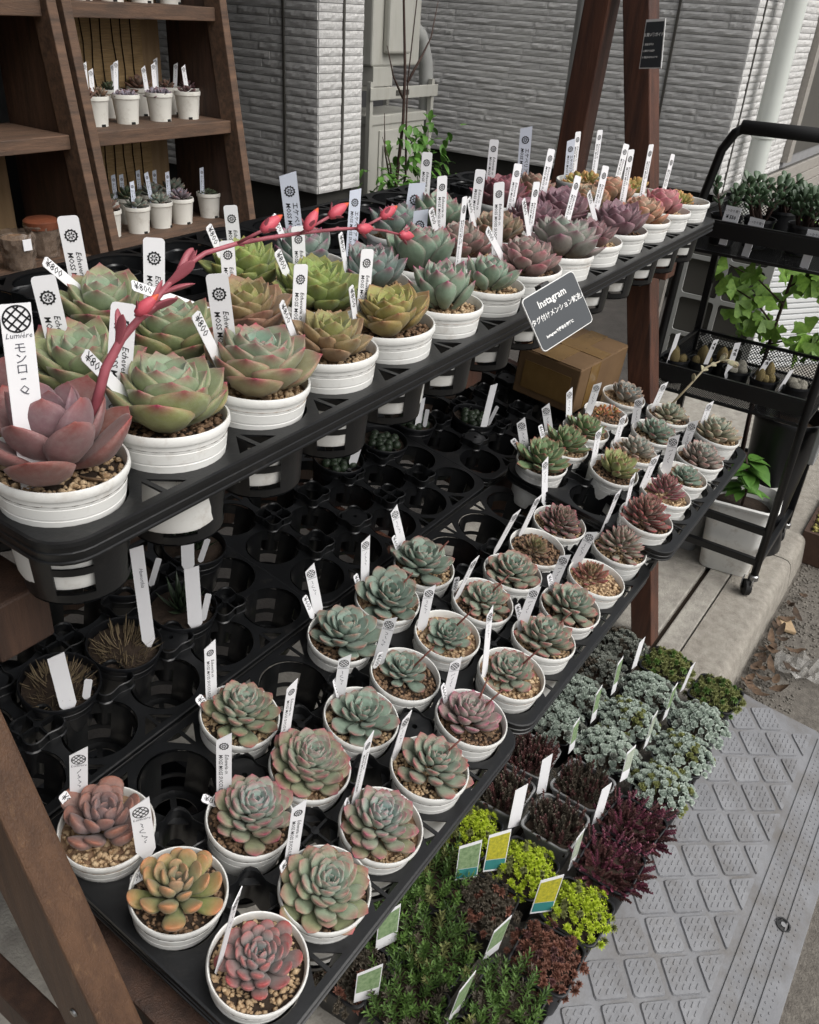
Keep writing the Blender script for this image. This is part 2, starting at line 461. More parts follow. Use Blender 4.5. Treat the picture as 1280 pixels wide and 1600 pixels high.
def solidify_poly(name, outer, holes, th, mat, bevel=0.0):
    """flat sheet with holes, via a filled 2D curve turned into mesh"""
    cu = bpy.data.curves.new(name, 'CURVE')
    cu.dimensions = '2D'; cu.fill_mode = 'BOTH'; cu.extrude = th / 2; cu.bevel_depth = bevel; cu.bevel_resolution = 1
    for poly in [outer] + holes:
        sp = cu.splines.new('POLY')
        sp.points.add(len(poly) - 1)
        for p, (x, y) in zip(sp.points, poly): p.co = (x, y, 0, 1)
        sp.use_cyclic_u = True
    o = bpy.data.objects.new(name, cu); COL.objects.link(o)
    dg = bpy.context.evaluated_depsgraph_get()
    me = bpy.data.meshes.new_from_object(o.evaluated_get(dg))
    bpy.data.objects.remove(o); bpy.data.curves.remove(cu)
    me.name = name; me.materials.clear(); me.materials.append(M[mat])
    return me

def text_mesh(name, body, size, mat='ink', shear=0.0, align='LEFT', bold=0.0, space=1.0):
    cu = bpy.data.curves.new(name, 'FONT')
    cu.body = body; cu.size = size; cu.shear = shear; cu.align_x = align; cu.align_y = 'CENTER'
    cu.resolution_u = 1; cu.offset = bold; cu.space_character = space
    o = bpy.data.objects.new(name, cu); COL.objects.link(o)
    dg = bpy.context.evaluated_depsgraph_get()
    me = bpy.data.meshes.new_from_object(o.evaluated_get(dg))
    bpy.data.objects.remove(o); bpy.data.curves.remove(cu)
    me.name = name; me.materials.clear(); me.materials.append(M[mat])
    return me

def join_meshes(name, items, mats):
    """items: (mesh, matrix, material index)"""
    mb = MB()
    for me, mw, mi in items:
        mb.cur = mi
        mb.add([mw @ v.co for v in me.vertices], [tuple(p.vertices) for p in me.polygons])
    return mb.mesh(name, mats)

def rrect(x0, y0, x1, y1, r, n=5):
    pts = []
    for cx, cy, a0 in ((x1 - r, y1 - r, 0), (x0 + r, y1 - r, pi / 2), (x0 + r, y0 + r, pi), (x1 - r, y0 + r, 1.5 * pi)):
        for k in range(n + 1):
            t = a0 + (pi / 2) * k / n
            pts.append((cx + r * math.cos(t), cy + r * math.sin(t)))
    return pts

def circle(cx, cy, r, n=28):
    return [(cx + r * math.cos(2 * pi * k / n), cy + r * math.sin(2 * pi * k / n)) for k in range(n)]

ORD = ['first', 'second', 'third', 'fourth', 'fifth', 'sixth', 'seventh', 'eighth', 'ninth', 'tenth', 'eleventh', 'twelfth', 'thirteenth', 'fourteenth', 'fifteenth']
LX = (0.99976, 0.01879, -0.01145)
LY = (-0.01850, 0.98415, 0.17637)
LN = (0.01458, -0.17611, 0.98426)
L0 = (0.3709, 0.3863, 0.7306)
LOW_POTS = [
    ('C', (0.370, 0.386, 0.731), 'redgrey', .041, 46),
    ('G', (0.480, 0.387, 0.729), 'tea', .049, 50),
    ('H', (0.590, 0.388, 0.728), 'tea2', .048, 50),
    ('J', (0.704, 0.392, 0.727), 'rose', .049, 36),
    ('Q', (0.819, 0.396, 0.726), 'pinkedge', .044, 38),
    ('P', (0.940, 0.397, 0.724), 'rose', .039, 36),
    ('T', (1.050, 0.398, 0.723), 'rose', .046, 38),
    ('U', (1.157, 0.401, 0.722), 'rose', .047, 36),
    ('V', (1.270, 0.402, 0.720), 'crimson', .036, 38),
    ('Y', (1.394, 0.409, 0.719), 'paleedge', .047, 64),
    ('Z', (1.457, 0.389, 0.766), 'rededge', .048, 64),
    ('a', (1.581, 0.395, 0.766), 'rededge', .040, 50),
    ('b', (1.687, 0.395, 0.764), 'jade', .034, 30),
    ('c', (1.798, 0.395, 0.762), 'dust', .048, 38),
    ('d', (1.946, 0.402, 0.761), 'dust2', .054, 38),
    ('B', (0.370, 0.503, 0.751), 'orange', .050, 30),
    ('F', (0.487, 0.508, 0.751), 'tea2', .048, 50),
    ('E', (0.594, 0.506, 0.749), 'tea', .050, 56),
    ('I', (0.705, 0.508, 0.747), 'jade', .047, 32),
    ('K', (0.816, 0.511, 0.746), 'jade', .037, 34),
    ('O', (0.935, 0.513, 0.745), 'jade', .036, 36),
    ('R', (1.049, 0.515, 0.744), 'rose', .041, 34),
    ('S', (1.159, 0.518, 0.742), 'rose', .046, 38),
    ('W', (1.259, 0.521, 0.742), 'brownie', .033, 34),
    ('X', (1.367, 0.528, 0.742), 'blackred', .045, 66),
    ('e', (1.564, 0.506, 0.786), 'lime', .052, 38),
    ('f', (1.685, 0.509, 0.784), 'dust', .044, 32),
    ('g', (1.809, 0.510, 0.783), 'jade', .046, 32),
    ('h', (1.931, 0.521, 0.783), 'dust2', .042, 30),
    ('A', (0.367, 0.616, 0.772), 'plum', .051, 32),
    ('D', (0.589, 0.624, 0.770), 'tea', .048, 46),
    ('L', (0.806, 0.623, 0.766), 'jade', .054, 34),
    ('M', (0.927, 0.626, 0.765), 'jade', .055, 34),
    ('N', (1.043, 0.632, 0.765), 'jade', .056, 34),
    ('i', (1.458, 0.623, 0.808), 'hunter', .060, 34),
    ('j', (1.563, 0.623, 0.807), 'hunter', .054, 34),
    ('k', (1.670, 0.622, 0.805), 'hunter', .048, 32),
    ('l', (1.787, 0.624, 0.803), 'cluster', .036, 30),
    ('m', (1.915, 0.633, 0.803), 'slate', .046, 32)]
LOW_TAGS = [
    ('A', 'S', (0.369, 0.666, 0.783), (0.375, 0.657, 0.864), 0.0194),
    ('B', 'S', (0.374, 0.559, 0.768), (0.374, 0.558, 0.852), 0.0215),
    ('C', 'S', (0.340, 0.413, 0.736), (0.354, 0.392, 0.858), 0.0040),
    ('D', 'M', (0.580, 0.668, 0.778), (0.582, 0.665, 0.878), 0.0146),
    ('E', 'M', (0.602, 0.557, 0.762), (0.608, 0.547, 0.859), 0.0118),
    ('F', 'M', (0.489, 0.554, 0.759), (0.492, 0.550, 0.859), 0.0179),
    ('G', 'M', (0.477, 0.436, 0.739), (0.483, 0.427, 0.841), 0.0148),
    ('H', 'M', (0.587, 0.429, 0.735), (0.595, 0.416, 0.859), 0.0072),
    ('I', 'S', (0.711, 0.553, 0.755), (0.715, 0.547, 0.831), 0.0162),
    ('J', 'S', (0.687, 0.437, 0.735), (0.694, 0.427, 0.811), 0.0077),
    ('K', 'S', (0.806, 0.554, 0.754), (0.814, 0.541, 0.840), 0.0171),
    ('L', 'S', (0.815, 0.679, 0.783), (0.808, 0.691, 0.866), 0.0158),
    ('M', 'S', (0.932, 0.677, 0.777), (0.931, 0.678, 0.861), 0.0137),
    ('N', 'S', (1.056, 0.691, 0.784), (1.046, 0.706, 0.854), 0.0146),
    ('O', 'S', (0.917, 0.551, 0.752), (0.921, 0.544, 0.833), 0.0152),
    ('P', 'S', (0.908, 0.428, 0.730), (0.906, 0.432, 0.852), 0.0078),
    ('Q', 'S', (0.825, 0.442, 0.734), (0.828, 0.436, 0.809), 0.0140),
    ('R', 'S', (1.022, 0.550, 0.750), (1.035, 0.530, 0.832), 0.0064),
    ('S', 'S', (1.181, 0.566, 0.757), (1.196, 0.542, 0.842), 0.0070),
    ('T', 'S', (1.045, 0.438, 0.730), (1.052, 0.427, 0.812), 0.0158),
    ('U', 'S', (1.177, 0.447, 0.733), (1.184, 0.436, 0.803), 0.0169),
    ('V', 'S', (1.274, 0.448, 0.729), (1.285, 0.431, 0.803), 0.0177),
    ('W', 'S', (1.273, 0.563, 0.749), (1.285, 0.544, 0.833), 0.0073),
    ('X', 'S', (1.408, 0.584, 0.751), (1.401, 0.594, 0.847), 0.0116),
    ('Y', 'S', (1.413, 0.455, 0.731), (1.422, 0.442, 0.823), 0.0063),
    ('Z', 'S', (1.442, 0.428, 0.774), (1.442, 0.428, 0.854), 0.0062),
    ('e', 'S', (1.551, 0.549, 0.793), (1.551, 0.550, 0.873), 0.0107),
    ('i', 'S', (1.471, 0.673, 0.820), (1.462, 0.687, 0.883), 0.0186),
    ('j', 'S', (1.579, 0.670, 0.817), (1.570, 0.685, 0.880), 0.0180),
    ('k', 'S', (1.670, 0.666, 0.813), (1.665, 0.675, 0.889), 0.0129),
    ('l', 'S', (1.747, 0.652, 0.808), (1.752, 0.644, 0.886), 0.0162),
    ('f', 'S', (1.680, 0.552, 0.792), (1.683, 0.548, 0.859), 0.0113),
    ('g', 'S', (1.801, 0.557, 0.792), (1.800, 0.559, 0.860), 0.0177),
    ('h', 'S', (1.930, 0.559, 0.790), (1.938, 0.548, 0.857), 0.0124),
    ('d', 'S', (1.935, 0.440, 0.768), (1.938, 0.434, 0.841), 0.0121),
    ('c', 'S', (1.823, 0.439, 0.773), (1.826, 0.434, 0.833), 0.0189),
    ('b', 'S', (1.665, 0.428, 0.770), (1.666, 0.427, 0.858), 0.0205),
    ('a', 'S', (1.558, 0.438, 0.773), (1.564, 0.427, 0.848), 0.0118),
    ('A', 'P', (0.355, 0.661, 0.780), (0.351, 0.668, 0.803), 0.0110),
    ('B', 'P', (0.354, 0.543, 0.759), (0.346, 0.555, 0.746), 0.0098),
    ('D', 'P', (0.564, 0.660, 0.777), (0.558, 0.669, 0.798), 0.0111),
    ('F', 'P', (0.472, 0.552, 0.758), (0.464, 0.565, 0.766), 0.0092),
    ('G', 'P', (0.461, 0.429, 0.737), (0.459, 0.433, 0.757), 0.0088),
    ('H', 'P', (0.576, 0.428, 0.735), (0.573, 0.432, 0.755), 0.0071),
    ('I', 'P', (0.711, 0.554, 0.756), (0.708, 0.559, 0.785), 0.0081),
    ('L', 'P', (0.801, 0.679, 0.780), (0.794, 0.689, 0.816), 0.0089),
    ('M', 'P', (0.909, 0.670, 0.773), (0.905, 0.677, 0.801), 0.0083),
    ('N', 'P', (1.040, 0.687, 0.777), (1.035, 0.695, 0.803), 0.0078),
    ('K', 'P', (0.795, 0.551, 0.754), (0.798, 0.546, 0.779), 0.0076),
    ('Q', 'P', (0.815, 0.439, 0.733), (0.811, 0.445, 0.765), 0.0065),
    ('R', 'P', (1.031, 0.562, 0.752), (1.032, 0.560, 0.779), 0.0086),
    ('T', 'P', (1.057, 0.447, 0.733), (1.053, 0.455, 0.760), 0.0095),
    ('U', 'P', (1.173, 0.447, 0.731), (1.168, 0.454, 0.758), 0.0090),
    ('i', 'P', (1.455, 0.678, 0.820), (1.446, 0.691, 0.839), 0.0119),
    ('j', 'P', (1.539, 0.663, 0.814), (1.533, 0.673, 0.846), 0.0095)]
TOP_POTS = [
    (0, 0, (0.348, 0.556, 1.272), 'monroe', .062, 22),
    (0, 1, (0.460, 0.556, 1.273), 'agavo', .056, 34),
    (0, 2, (0.571, 0.556, 1.274), 'agavo2', .055, 38),
    (0, 3, (0.683, 0.556, 1.276), 'olivepink', .044, 34),
    (0, 4, (0.794, 0.556, 1.277), 'olive', .047, 36),
    (0, 5, (0.906, 0.556, 1.278), 'tips', .052, 30),
    (0, 6, (1.017, 0.556, 1.279), 'tips', .042, 24),
    (0, 7, (1.129, 0.556, 1.280), 'pinkgrey', .056, 44),
    (0, 8, (1.240, 0.556, 1.282), 'mauve', .060, 40),
    (0, 9, (1.352, 0.556, 1.283), 'purple', .040, 26),
    (0, 10, (1.463, 0.556, 1.284), 'purple', .050, 30),
    (0, 11, (1.575, 0.556, 1.285), 'peach', .052, 34),
    (0, 12, (1.686, 0.556, 1.286), 'blush', .052, 38),
    (0, 13, (1.798, 0.556, 1.288), 'cluster2', .046, 34),
    (1, 1, (0.460, 0.667, 1.276), 'agavo', .055, 32),
    (1, 2, (0.571, 0.667, 1.277), 'agavo', .056, 34),
    (1, 3, (0.683, 0.667, 1.279), 'olivepink', .052, 34),
    (1, 4, (0.794, 0.667, 1.280), 'olive2', .053, 38),
    (1, 5, (0.906, 0.667, 1.281), 'tips2', .050, 30),
    (1, 6, (1.017, 0.667, 1.282), 'tips', .058, 30),
    (1, 7, (1.129, 0.667, 1.283), 'pinkgrey', .055, 40),
    (1, 8, (1.240, 0.667, 1.285), 'pinkgrey2', .054, 36),
    (1, 9, (1.352, 0.667, 1.286), 'purple', .050, 30),
    (1, 10, (1.463, 0.667, 1.287), 'purple', .054, 34),
    (1, 11, (1.575, 0.667, 1.288), 'peach2', .055, 34),
    (1, 12, (1.686, 0.667, 1.289), 'peach', .055, 34),
    (1, 13, (1.798, 0.667, 1.291), 'cluster2', .050, 32),
    (2, 2, (0.571, 0.779, 1.280), 'agavo', .058, 30),
    (2, 4, (0.794, 0.779, 1.283), 'olive2', .053, 36),
    (2, 5, (0.906, 0.779, 1.284), 'tips2', .050, 28),
    (2, 7, (1.129, 0.779, 1.286), 'tips2', .050, 28),
    (2, 8, (1.240, 0.779, 1.288), 'tips', .052, 28),
    (2, 10, (1.463, 0.779, 1.290), 'maroon', .054, 34),
    (2, 11, (1.575, 0.779, 1.291), 'pinkgrey2', .054, 34),
    (2, 13, (1.798, 0.779, 1.294), 'cluster2', .052, 30),
    (1, 0, (0.348, 0.667, 1.275), 'monroe', .05, 20)]
TOP_TAGS = [
    (0, 0, 'Q', (0.321, 0.551, 1.260), (0.331, 0.551, 1.402), 0.0207),
    (1, 1, 'R', (0.463, 0.703, 1.260), (0.454, 0.703, 1.366), 0.0216),
    (2, 2, 'R', (0.574, 0.815, 1.260), (0.566, 0.815, 1.384), 0.0215),
    (0, 1, 'R', (0.430, 0.592, 1.260), (0.454, 0.592, 1.366), 0.0210),
    (1, 2, 'R', (0.571, 0.703, 1.260), (0.584, 0.703, 1.379), 0.0212),
    (0, 2, 'R', (0.572, 0.592, 1.260), (0.561, 0.592, 1.370), 0.0207),
    (1, 3, 'R', (0.687, 0.703, 1.260), (0.684, 0.703, 1.360), 0.0161),
    (2, 4, 'R', (0.811, 0.815, 1.260), (0.802, 0.815, 1.364), 0.0174),
    (2, 5, 'B', (0.932, 0.815, 1.260), (0.910, 0.815, 1.393), 0.0232),
    (1, 4, 'R', (0.808, 0.703, 1.260), (0.802, 0.703, 1.358), 0.0158),
    (0, 3, 'R', (0.672, 0.592, 1.260), (0.680, 0.592, 1.357), 0.0145),
    (2, 6, 'B', (1.052, 0.815, 1.245), (1.060, 0.815, 1.355), 0.0168),
    (0, 4, 'R', (0.787, 0.592, 1.260), (0.795, 0.592, 1.353), 0.0143),
    (2, 7, 'B', (1.209, 0.815, 1.260), (1.225, 0.815, 1.347), 0.0266),
    (1, 6, 'B', (1.066, 0.703, 1.260), (1.070, 0.703, 1.343), 0.0209),
    (2, 8, 'R', (1.245, 0.815, 1.260), (1.248, 0.815, 1.389), 0.0169),
    (1, 7, 'R', (1.130, 0.703, 1.260), (1.120, 0.703, 1.382), 0.0145),
    (0, 6, 'R', (0.997, 0.592, 1.260), (1.002, 0.592, 1.385), 0.0060),
    (2, 10, 'R', (1.466, 0.815, 1.260), (1.466, 0.815, 1.392), 0.0166),
    (1, 8, 'R', (1.222, 0.703, 1.260), (1.231, 0.703, 1.380), 0.0163),
    (0, 7, 'R', (1.111, 0.592, 1.260), (1.090, 0.592, 1.393), 0.0146),
    (2, 11, 'B', (1.598, 0.815, 1.260), (1.585, 0.815, 1.407), 0.0225),
    (1, 9, 'R', (1.337, 0.703, 1.260), (1.354, 0.703, 1.377), 0.0130),
    (1, 10, 'R', (1.451, 0.703, 1.260), (1.473, 0.703, 1.390), 0.0126),
    (0, 8, 'R', (1.198, 0.592, 1.260), (1.205, 0.592, 1.381), 0.0096),
    (2, 12, 'B', (1.809, 0.815, 1.260), (1.795, 0.815, 1.369), 0.0166),
    (2, 12, 'R', (1.834, 0.815, 1.260), (1.825, 0.815, 1.381), 0.0112),
    (2, 13, 'R', (1.945, 0.815, 1.260), (1.940, 0.815, 1.377), 0.0116),
    (0, 9, 'R', (1.319, 0.592, 1.260), (1.351, 0.592, 1.374), 0.0104),
    (0, 10, 'R', (1.436, 0.592, 1.260), (1.458, 0.592, 1.379), 0.0110),
    (1, 12, 'R', (1.796, 0.703, 1.260), (1.822, 0.703, 1.371), 0.0120),
    (0, 11, 'R', (1.564, 0.592, 1.260), (1.562, 0.592, 1.396), 0.0105),
    (0, 12, 'R', (1.658, 0.592, 1.260), (1.658, 0.592, 1.397), 0.0085),
    (0, 13, 'R', (1.772, 0.592, 1.260), (1.791, 0.592, 1.369), 0.0077),
    (2, 2, 'P', (0.605, 0.799, 1.260), (0.520, 0.799, 1.349), 0.0101),
    (0, 0, 'P', (0.456, 0.576, 1.260), (0.397, 0.576, 1.341), 0.0101),
    (1, 2, 'P', (0.704, 0.687, 1.260), (0.538, 0.687, 1.344), 0.0096),
    (0, 2, 'P', (0.558, 0.576, 1.260), (0.517, 0.576, 1.346), 0.0096),
    (2, 4, 'P', (0.790, 0.799, 1.260), (0.748, 0.799, 1.350), 0.0088),
    (2, 5, 'P', (0.914, 0.799, 1.260), (0.863, 0.799, 1.346), 0.0078),
    (1, 4, 'P', (0.791, 0.687, 1.260), (0.747, 0.687, 1.341), 0.0092),
    (0, 3, 'P', (0.664, 0.576, 1.260), (0.631, 0.576, 1.331), 0.0066),
    (1, 5, 'P', (0.887, 0.687, 1.260), (0.864, 0.687, 1.343), 0.0058),
    (0, 4, 'P', (0.760, 0.576, 1.260), (0.745, 0.576, 1.324), 0.0058),
    (1, 6, 'P', (1.026, 0.687, 1.247), (1.006, 0.687, 1.290), 0.0093),
    (2, 7, 'P', (1.177, 0.799, 1.260), (1.137, 0.799, 1.302), 0.0092),
    (1, 7, 'P', (1.117, 0.687, 1.260), (1.070, 0.687, 1.345), 0.0085),
    (1, 8, 'P', (1.222, 0.687, 1.260), (1.174, 0.687, 1.347), 0.0069),
    (0, 7, 'P', (1.131, 0.576, 1.260), (1.040, 0.576, 1.341), 0.0080),
    (0, 8, 'P', (1.200, 0.576, 1.260), (1.137, 0.576, 1.367), 0.0056),
    (0, 10, 'P', (1.448, 0.576, 1.260), (1.364, 0.576, 1.350), 0.0074),
    (1, 12, 'P', (1.797, 0.687, 1.260), (1.763, 0.687, 1.301), 0.0067)]
# ================================================================ the setting
def struct(name, me, mw=None):
    o = link(name, me, None, mw); o['kind'] = 'structure'; return o

# concrete deck in three strips, kerb with a rounded nose, street below it
struct('pavement', MB().box((-6, 0.462, -0.3), (14, 1.3, 0.0)).mesh('pavement', 'concrete_strip', False, 0.004))
struct('pavement_strip', MB().box((-6, 0.380, -0.3), (14, 0.446, -0.002)).mesh('pavement_strip', 'concrete_strip', False, 0.004))
kerb = bpy.data.objects.new('kerb', None)
COL.objects.link(kerb); kerb['kind'] = 'structure'
kx = [-6, -3.4, -1.2, 0.4, 1.62, 2.84, 4.06, 5.3, 8, 14]
for a, b in zip(kx[:-1], kx[1:]):
    mb = MB()
    prof = [(0.374, -0.3), (0.374, 0.0), (0.262, 0.002), (0.243, -0.002), (0.232, -0.013), (0.226, -0.03), (0.212, -0.14), (0.212, -0.3)]
    n = len(prof)
    mb.add([(a + 0.003, y, z) for y, z in prof] + [(b - 0.003, y, z) for y, z in prof],
           [tuple(range(n)), tuple(range(n, 2 * n))[::-1]] + [(i, n + i, n + (i + 1) % n, (i + 1) % n) for i in range(n)])
    link('kerb_stone', mb.mesh('kerb_stone', 'concrete', True), kerb)
struct('pavement_gap', MB().box((-6, 0.36, -0.3), (14, 0.47, -0.022)).mesh('pavement_gap', 'soil'))
mb = MB()
N = 40
for i in range(N + 1):
    for j in range(13):
        x = -6 + 20 * i / N; y = 0.25 - 8 * (j / 12) ** 2.2
        mb.v.append((x, y, -0.112 + random.uniform(-1, 1) * 0.0015 + 0.0 * j))
for i in range(N):
    for j in range(12):
        a = i * 13 + j; mb.f.append((a, a + 1, a + 14, a + 13)); mb.mi.append(0)
struct('street', mb.mesh('street', 'asphalt', 'all'))
struct('ground', MB().box((-40, -60, -0.42), (60, 60, -0.31)).mesh('ground', 'asphalt'))
struct('yard_ground', MB().box((-6, 1.3, -0.3), (14, 14, -0.01)).mesh('yard_ground', 'yard'))

# ---- gravel and small stones along the gutter
def pebble_mesh(name, n, area, size, mat, seed, hfun=None):
    rnd = random.Random(seed); mb = MB()
    base = [(1, 0, 0), (-1, 0, 0), (0, 1, 0), (0, -1, 0), (0, 0, 1), (0, 0, -1)]
    fs = [(4, 0, 2), (4, 2, 1), (4, 1, 3), (4, 3, 0), (5, 2, 0), (5, 1, 2), (5, 3, 1), (5, 0, 3)]
    for k in range(n):
        x, y, z = area(rnd)
        s = size * rnd.uniform(0.5, 1.25)
        r = Matrix.Rotation(rnd.uniform(0, 6.3), 3, 'Z') @ Matrix.Rotation(rnd.uniform(-.5, .5), 3, 'X')
        sc = Vector((rnd.uniform(.7, 1.3), rnd.uniform(.6, 1.0), rnd.uniform(.45, .8))) * s
        mb.add([r @ Vector((b[0] * sc.x, b[1] * sc.y, b[2] * sc.z)) + Vector((x, y, z)) for b in base], fs)
    me = mb.mesh(name, mat, 'all')
    return me

def gutter(rnd):
    x = rnd.uniform(2.15, 4.6); u = rnd.random() ** 1.7
    return x, 0.205 - u * (0.16 + 0.1 * (x > 2.7)), -0.110
o = link('gutter_gravel', pebble_mesh('gutter_gravel', 2600, gutter, 0.0052, 'pebble', 3)); tag(o, 'loose gravel and grit along the gutter below the kerb', 'gravel', kind='stuff')

def crisp_leaf(L, W, curl, seed):
    rnd = random.Random(seed); vs = []; nt = 6
    for i in range(nt + 1):
        t = i / nt; w_ = W * math.sin(pi * min(0.98, max(0.04, t))) ** 0.7
        z = curl * (t - .5) ** 2 * 2 + rnd.uniform(-1, 1) * L * .05
        for sx, dz in ((-1, rnd.uniform(.1, .5)), (0, 0), (1, rnd.uniform(.1, .5))):
            vs.append((sx * w_ / 2, (t - .5) * L, z + dz * w_ * .6 * abs(sx)))
    fs = []
    for i in range(nt):
        for k in range(2):
            a = i * 3 + k; fs.append((a, a + 1, a + 4, a + 3))
    n = len(vs)
    vs2 = vs + [(x, y, z - .0008) for x, y, z in vs]
    fs2 = fs + [tuple(n + q for q in f[::-1]) for f in fs]
    return MB().add(vs2, fs2).mesh('dry_leaf', 'dry_leaf', 'all')
DL = [crisp_leaf(.055, .026, .02, 1), crisp_leaf(.038, .022, .015, 2), crisp_leaf(.066, .022, .03, 5)]
dl = [(2.62, .17, 0), (2.50, .155, 1), (2.47, .185, 2), (2.42, .165, 0), (2.37, .19, 1), (2.33, .15, 2), (2.30, .185, 0), (2.28, .12, 1), (2.45, .11, 2), (2.36, .10, 0),
      (2.26, .16, 2), (2.21, .19, 1), (2.24, .10, 0), (2.18, .15, 2), (2.55, .19, 1), (2.71, .18, 2), (2.80, .16, 1), (2.20, .17, 0), (2.23, .185, 1), (2.31, .17, 1), (2.35, .18, 0), (2.40, .19, 1), (2.44, .17, 0), (2.53, .17, 2), (2.58, .185, 1), (2.66, .15, 0)]
rr = random.Random(4)
for k, (x, y, q) in enumerate(dl):
    o = link('dry_leaf', DL[q], None, Matrix.Translation((x, y, -.092 + rr.uniform(0, .012))) @ Matrix.Rotation(rr.uniform(0, 6.3), 4, 'Z') @ Matrix.Rotation(rr.uniform(-.5, .5), 4, 'X'))
    tag(o, 'curled brown fallen leaf in the gutter beside the kerb', 'leaf', 'fallen leaves in the gutter')
# crumpled carton scrap and clear plastic film in the gutter
mb = MB().box((-.034, -.024, 0), (.034, .024, .014)); me = mb.mesh('carton_scrap', 'scrap', False, .004)
o = link('carton_scrap', me, None, Matrix.Translation((2.60, .165, -.105)) @ Matrix.Rotation(.5, 4, 'Z') @ Matrix.Rotation(.25, 4, 'X')); tag(o, 'small tan carton scrap lying in the gutter', 'carton')
rnd = random.Random(9); mb = MB(); n1, n2 = 14, 9
for i in range(n1 + 1):
    for j in range(n2 + 1):
        s_ = i / n1; t_ = j / n2
        wdt = .045 + .05 * math.sin(pi * s_)
        mb.v.append((s_ * .22, (t_ - .5) * wdt * 1.6, .006 + abs(rnd.gauss(0, .012)) + .012 * math.sin(9 * t_ + 4 * s_)))
for i in range(n1):
    for j in range(n2):
        a = i * (n2 + 1) + j; mb.f.append((a, a + 1, a + n2 + 2, a + n2 + 1)); mb.mi.append(0)
o = link('plastic_film', mb.mesh('plastic_film', 'clear_film'), None, Matrix.Translation((2.37, .14, -.108)) @ Matrix.Rotation(-1.15, 4, 'Z')); tag(o, 'crumpled clear plastic film on the street by the kerb', 'plastic film')

# ---- kerb ramp plate with diamond tread
RA = math.atan2(0.09, 0.33)
def rampz(y): return (y - 0.24) * 0.09 / 0.33
ramp = thing('kerb_ramp', (1.3, 0.045, rampz(.045)), 'grey plastic kerb ramp plate with raised diamond tread', 'ramp', rot=Matrix.Rotation(RA, 3, 'X'))
cR = math.cos(RA)
def ry(y): return (y - 0.045) / cR
X0, X1 = -0.9, 0.80
outer = [(X0, ry(.215)), (X0, ry(-.156)), (X1 + .0, ry(-.156)), (X1 + .02, ry(-.03)), (X1 - .02, ry(.137)), (X1 - .03, ry(.215))]
link('plate', MB().prism(outer, -0.03, 0.0).mesh('plate', 'ramp', False, .003), ramp)
def diamond_pad(half):
    hx, hy = 0.0538, 0.0512
    P = [(hx, 0), (0, hy), (-hx, 0), (0, -hy)] if not half else [(hx, 0), (0, hy), (-hx, 0)]
    poly = []
    for i, p in enumerate(P):
        a = Vector(P[i - 1]); b = Vector(p); c = Vector(P[(i + 1) % len(P)])
        q0 = b + (a - b).normalized() * .009; q1 = b + (c - b).normalized() * .009
        for t in (0, .5, 1):
            poly.append(tuple(q0 * (1 - t) ** 2 + b * 2 * t * (1 - t) + q1 * t * t))
    mb = MB()
    n = len(poly)
    inn = [(x * .945, (y - (.012 if half else 0)) * .945 + (.012 if half else 0)) for x, y in poly]
    mb.add([(x, y, .0002) for x, y in poly] + [(x * 1.0, y, .0042) for x, y in inn],
           [(i, (i + 1) % n, n + (i + 1) % n, n + i) for i in range(n)] + [tuple(range(n, 2 * n))])
    for iy in (-3, -2, -1, 0, 1, 2, 3):
        y = iy * .0115
        if half and y < .003: continue
        ext = hx * (1 - abs(y) / hy) - .008
        x = -.06 + (iy % 2) * .011
        while x < ext:
            a, b = max(x, -ext), min(x + .013, ext)
            if b - a > .005:
                mb.box((a, y - .0011, .004), (b, y + .0011, .0058))
            x += .022
    return mb.mesh('tread_pad', 'ramp_pad')
PADF, PADH = diamond_pad(False), diamond_pad(True)
for k in range(-9, 9):
    for j in range(4):
        x = 1.476 + k * .113 - j * .0605 - 1.3; y = -.021 + j * .0585
        if x < X0 + .05 or x > X1 - .055: continue
        link('tread_pad', PADH if j == 0 else PADF, ramp, Matrix.Translation((x, ry(y) + (0 if j else -.001), 0)))
for y in (-.041, -.079, -.112):
    link('tread_rib', MB().box((X0 + .01, ry(y) - .002, 0), (X1 - .01, ry(y) + .002, .003)).mesh('tread_rib', 'ramp', False, .0008), ramp)
mb = MB()
for y in (-.052, -.088, -.121):
    for sgn in (0, 1):
        x = X0 + .02
        while x < X1 - .02:
            mb.box((x, ry(y - sgn * .012) - .0012, 0), (x + .004, ry(y - sgn * .012) + .0012, .0014)); x += .016
o = link('grip_dots', mb.mesh('grip_dots', 'ramp'), ramp); o['kind'] = 'stuff'
for x in (-.55, .166, .70):
    o = link('bolt_recess', MB().lathe([(.016, .0005), (.017, .0035), (.0135, .0035), (.012, .0006), (.0, .0006)], 20).mesh('bolt_recess', 'black_plastic', True), ramp, Matrix.Translation((x, ry(-.105), 0)))
    link('bolt', MB().lathe([(.0, .004), (.006, .004), (.007, .0006)], 12).mesh('bolt', 'steel', True), o)

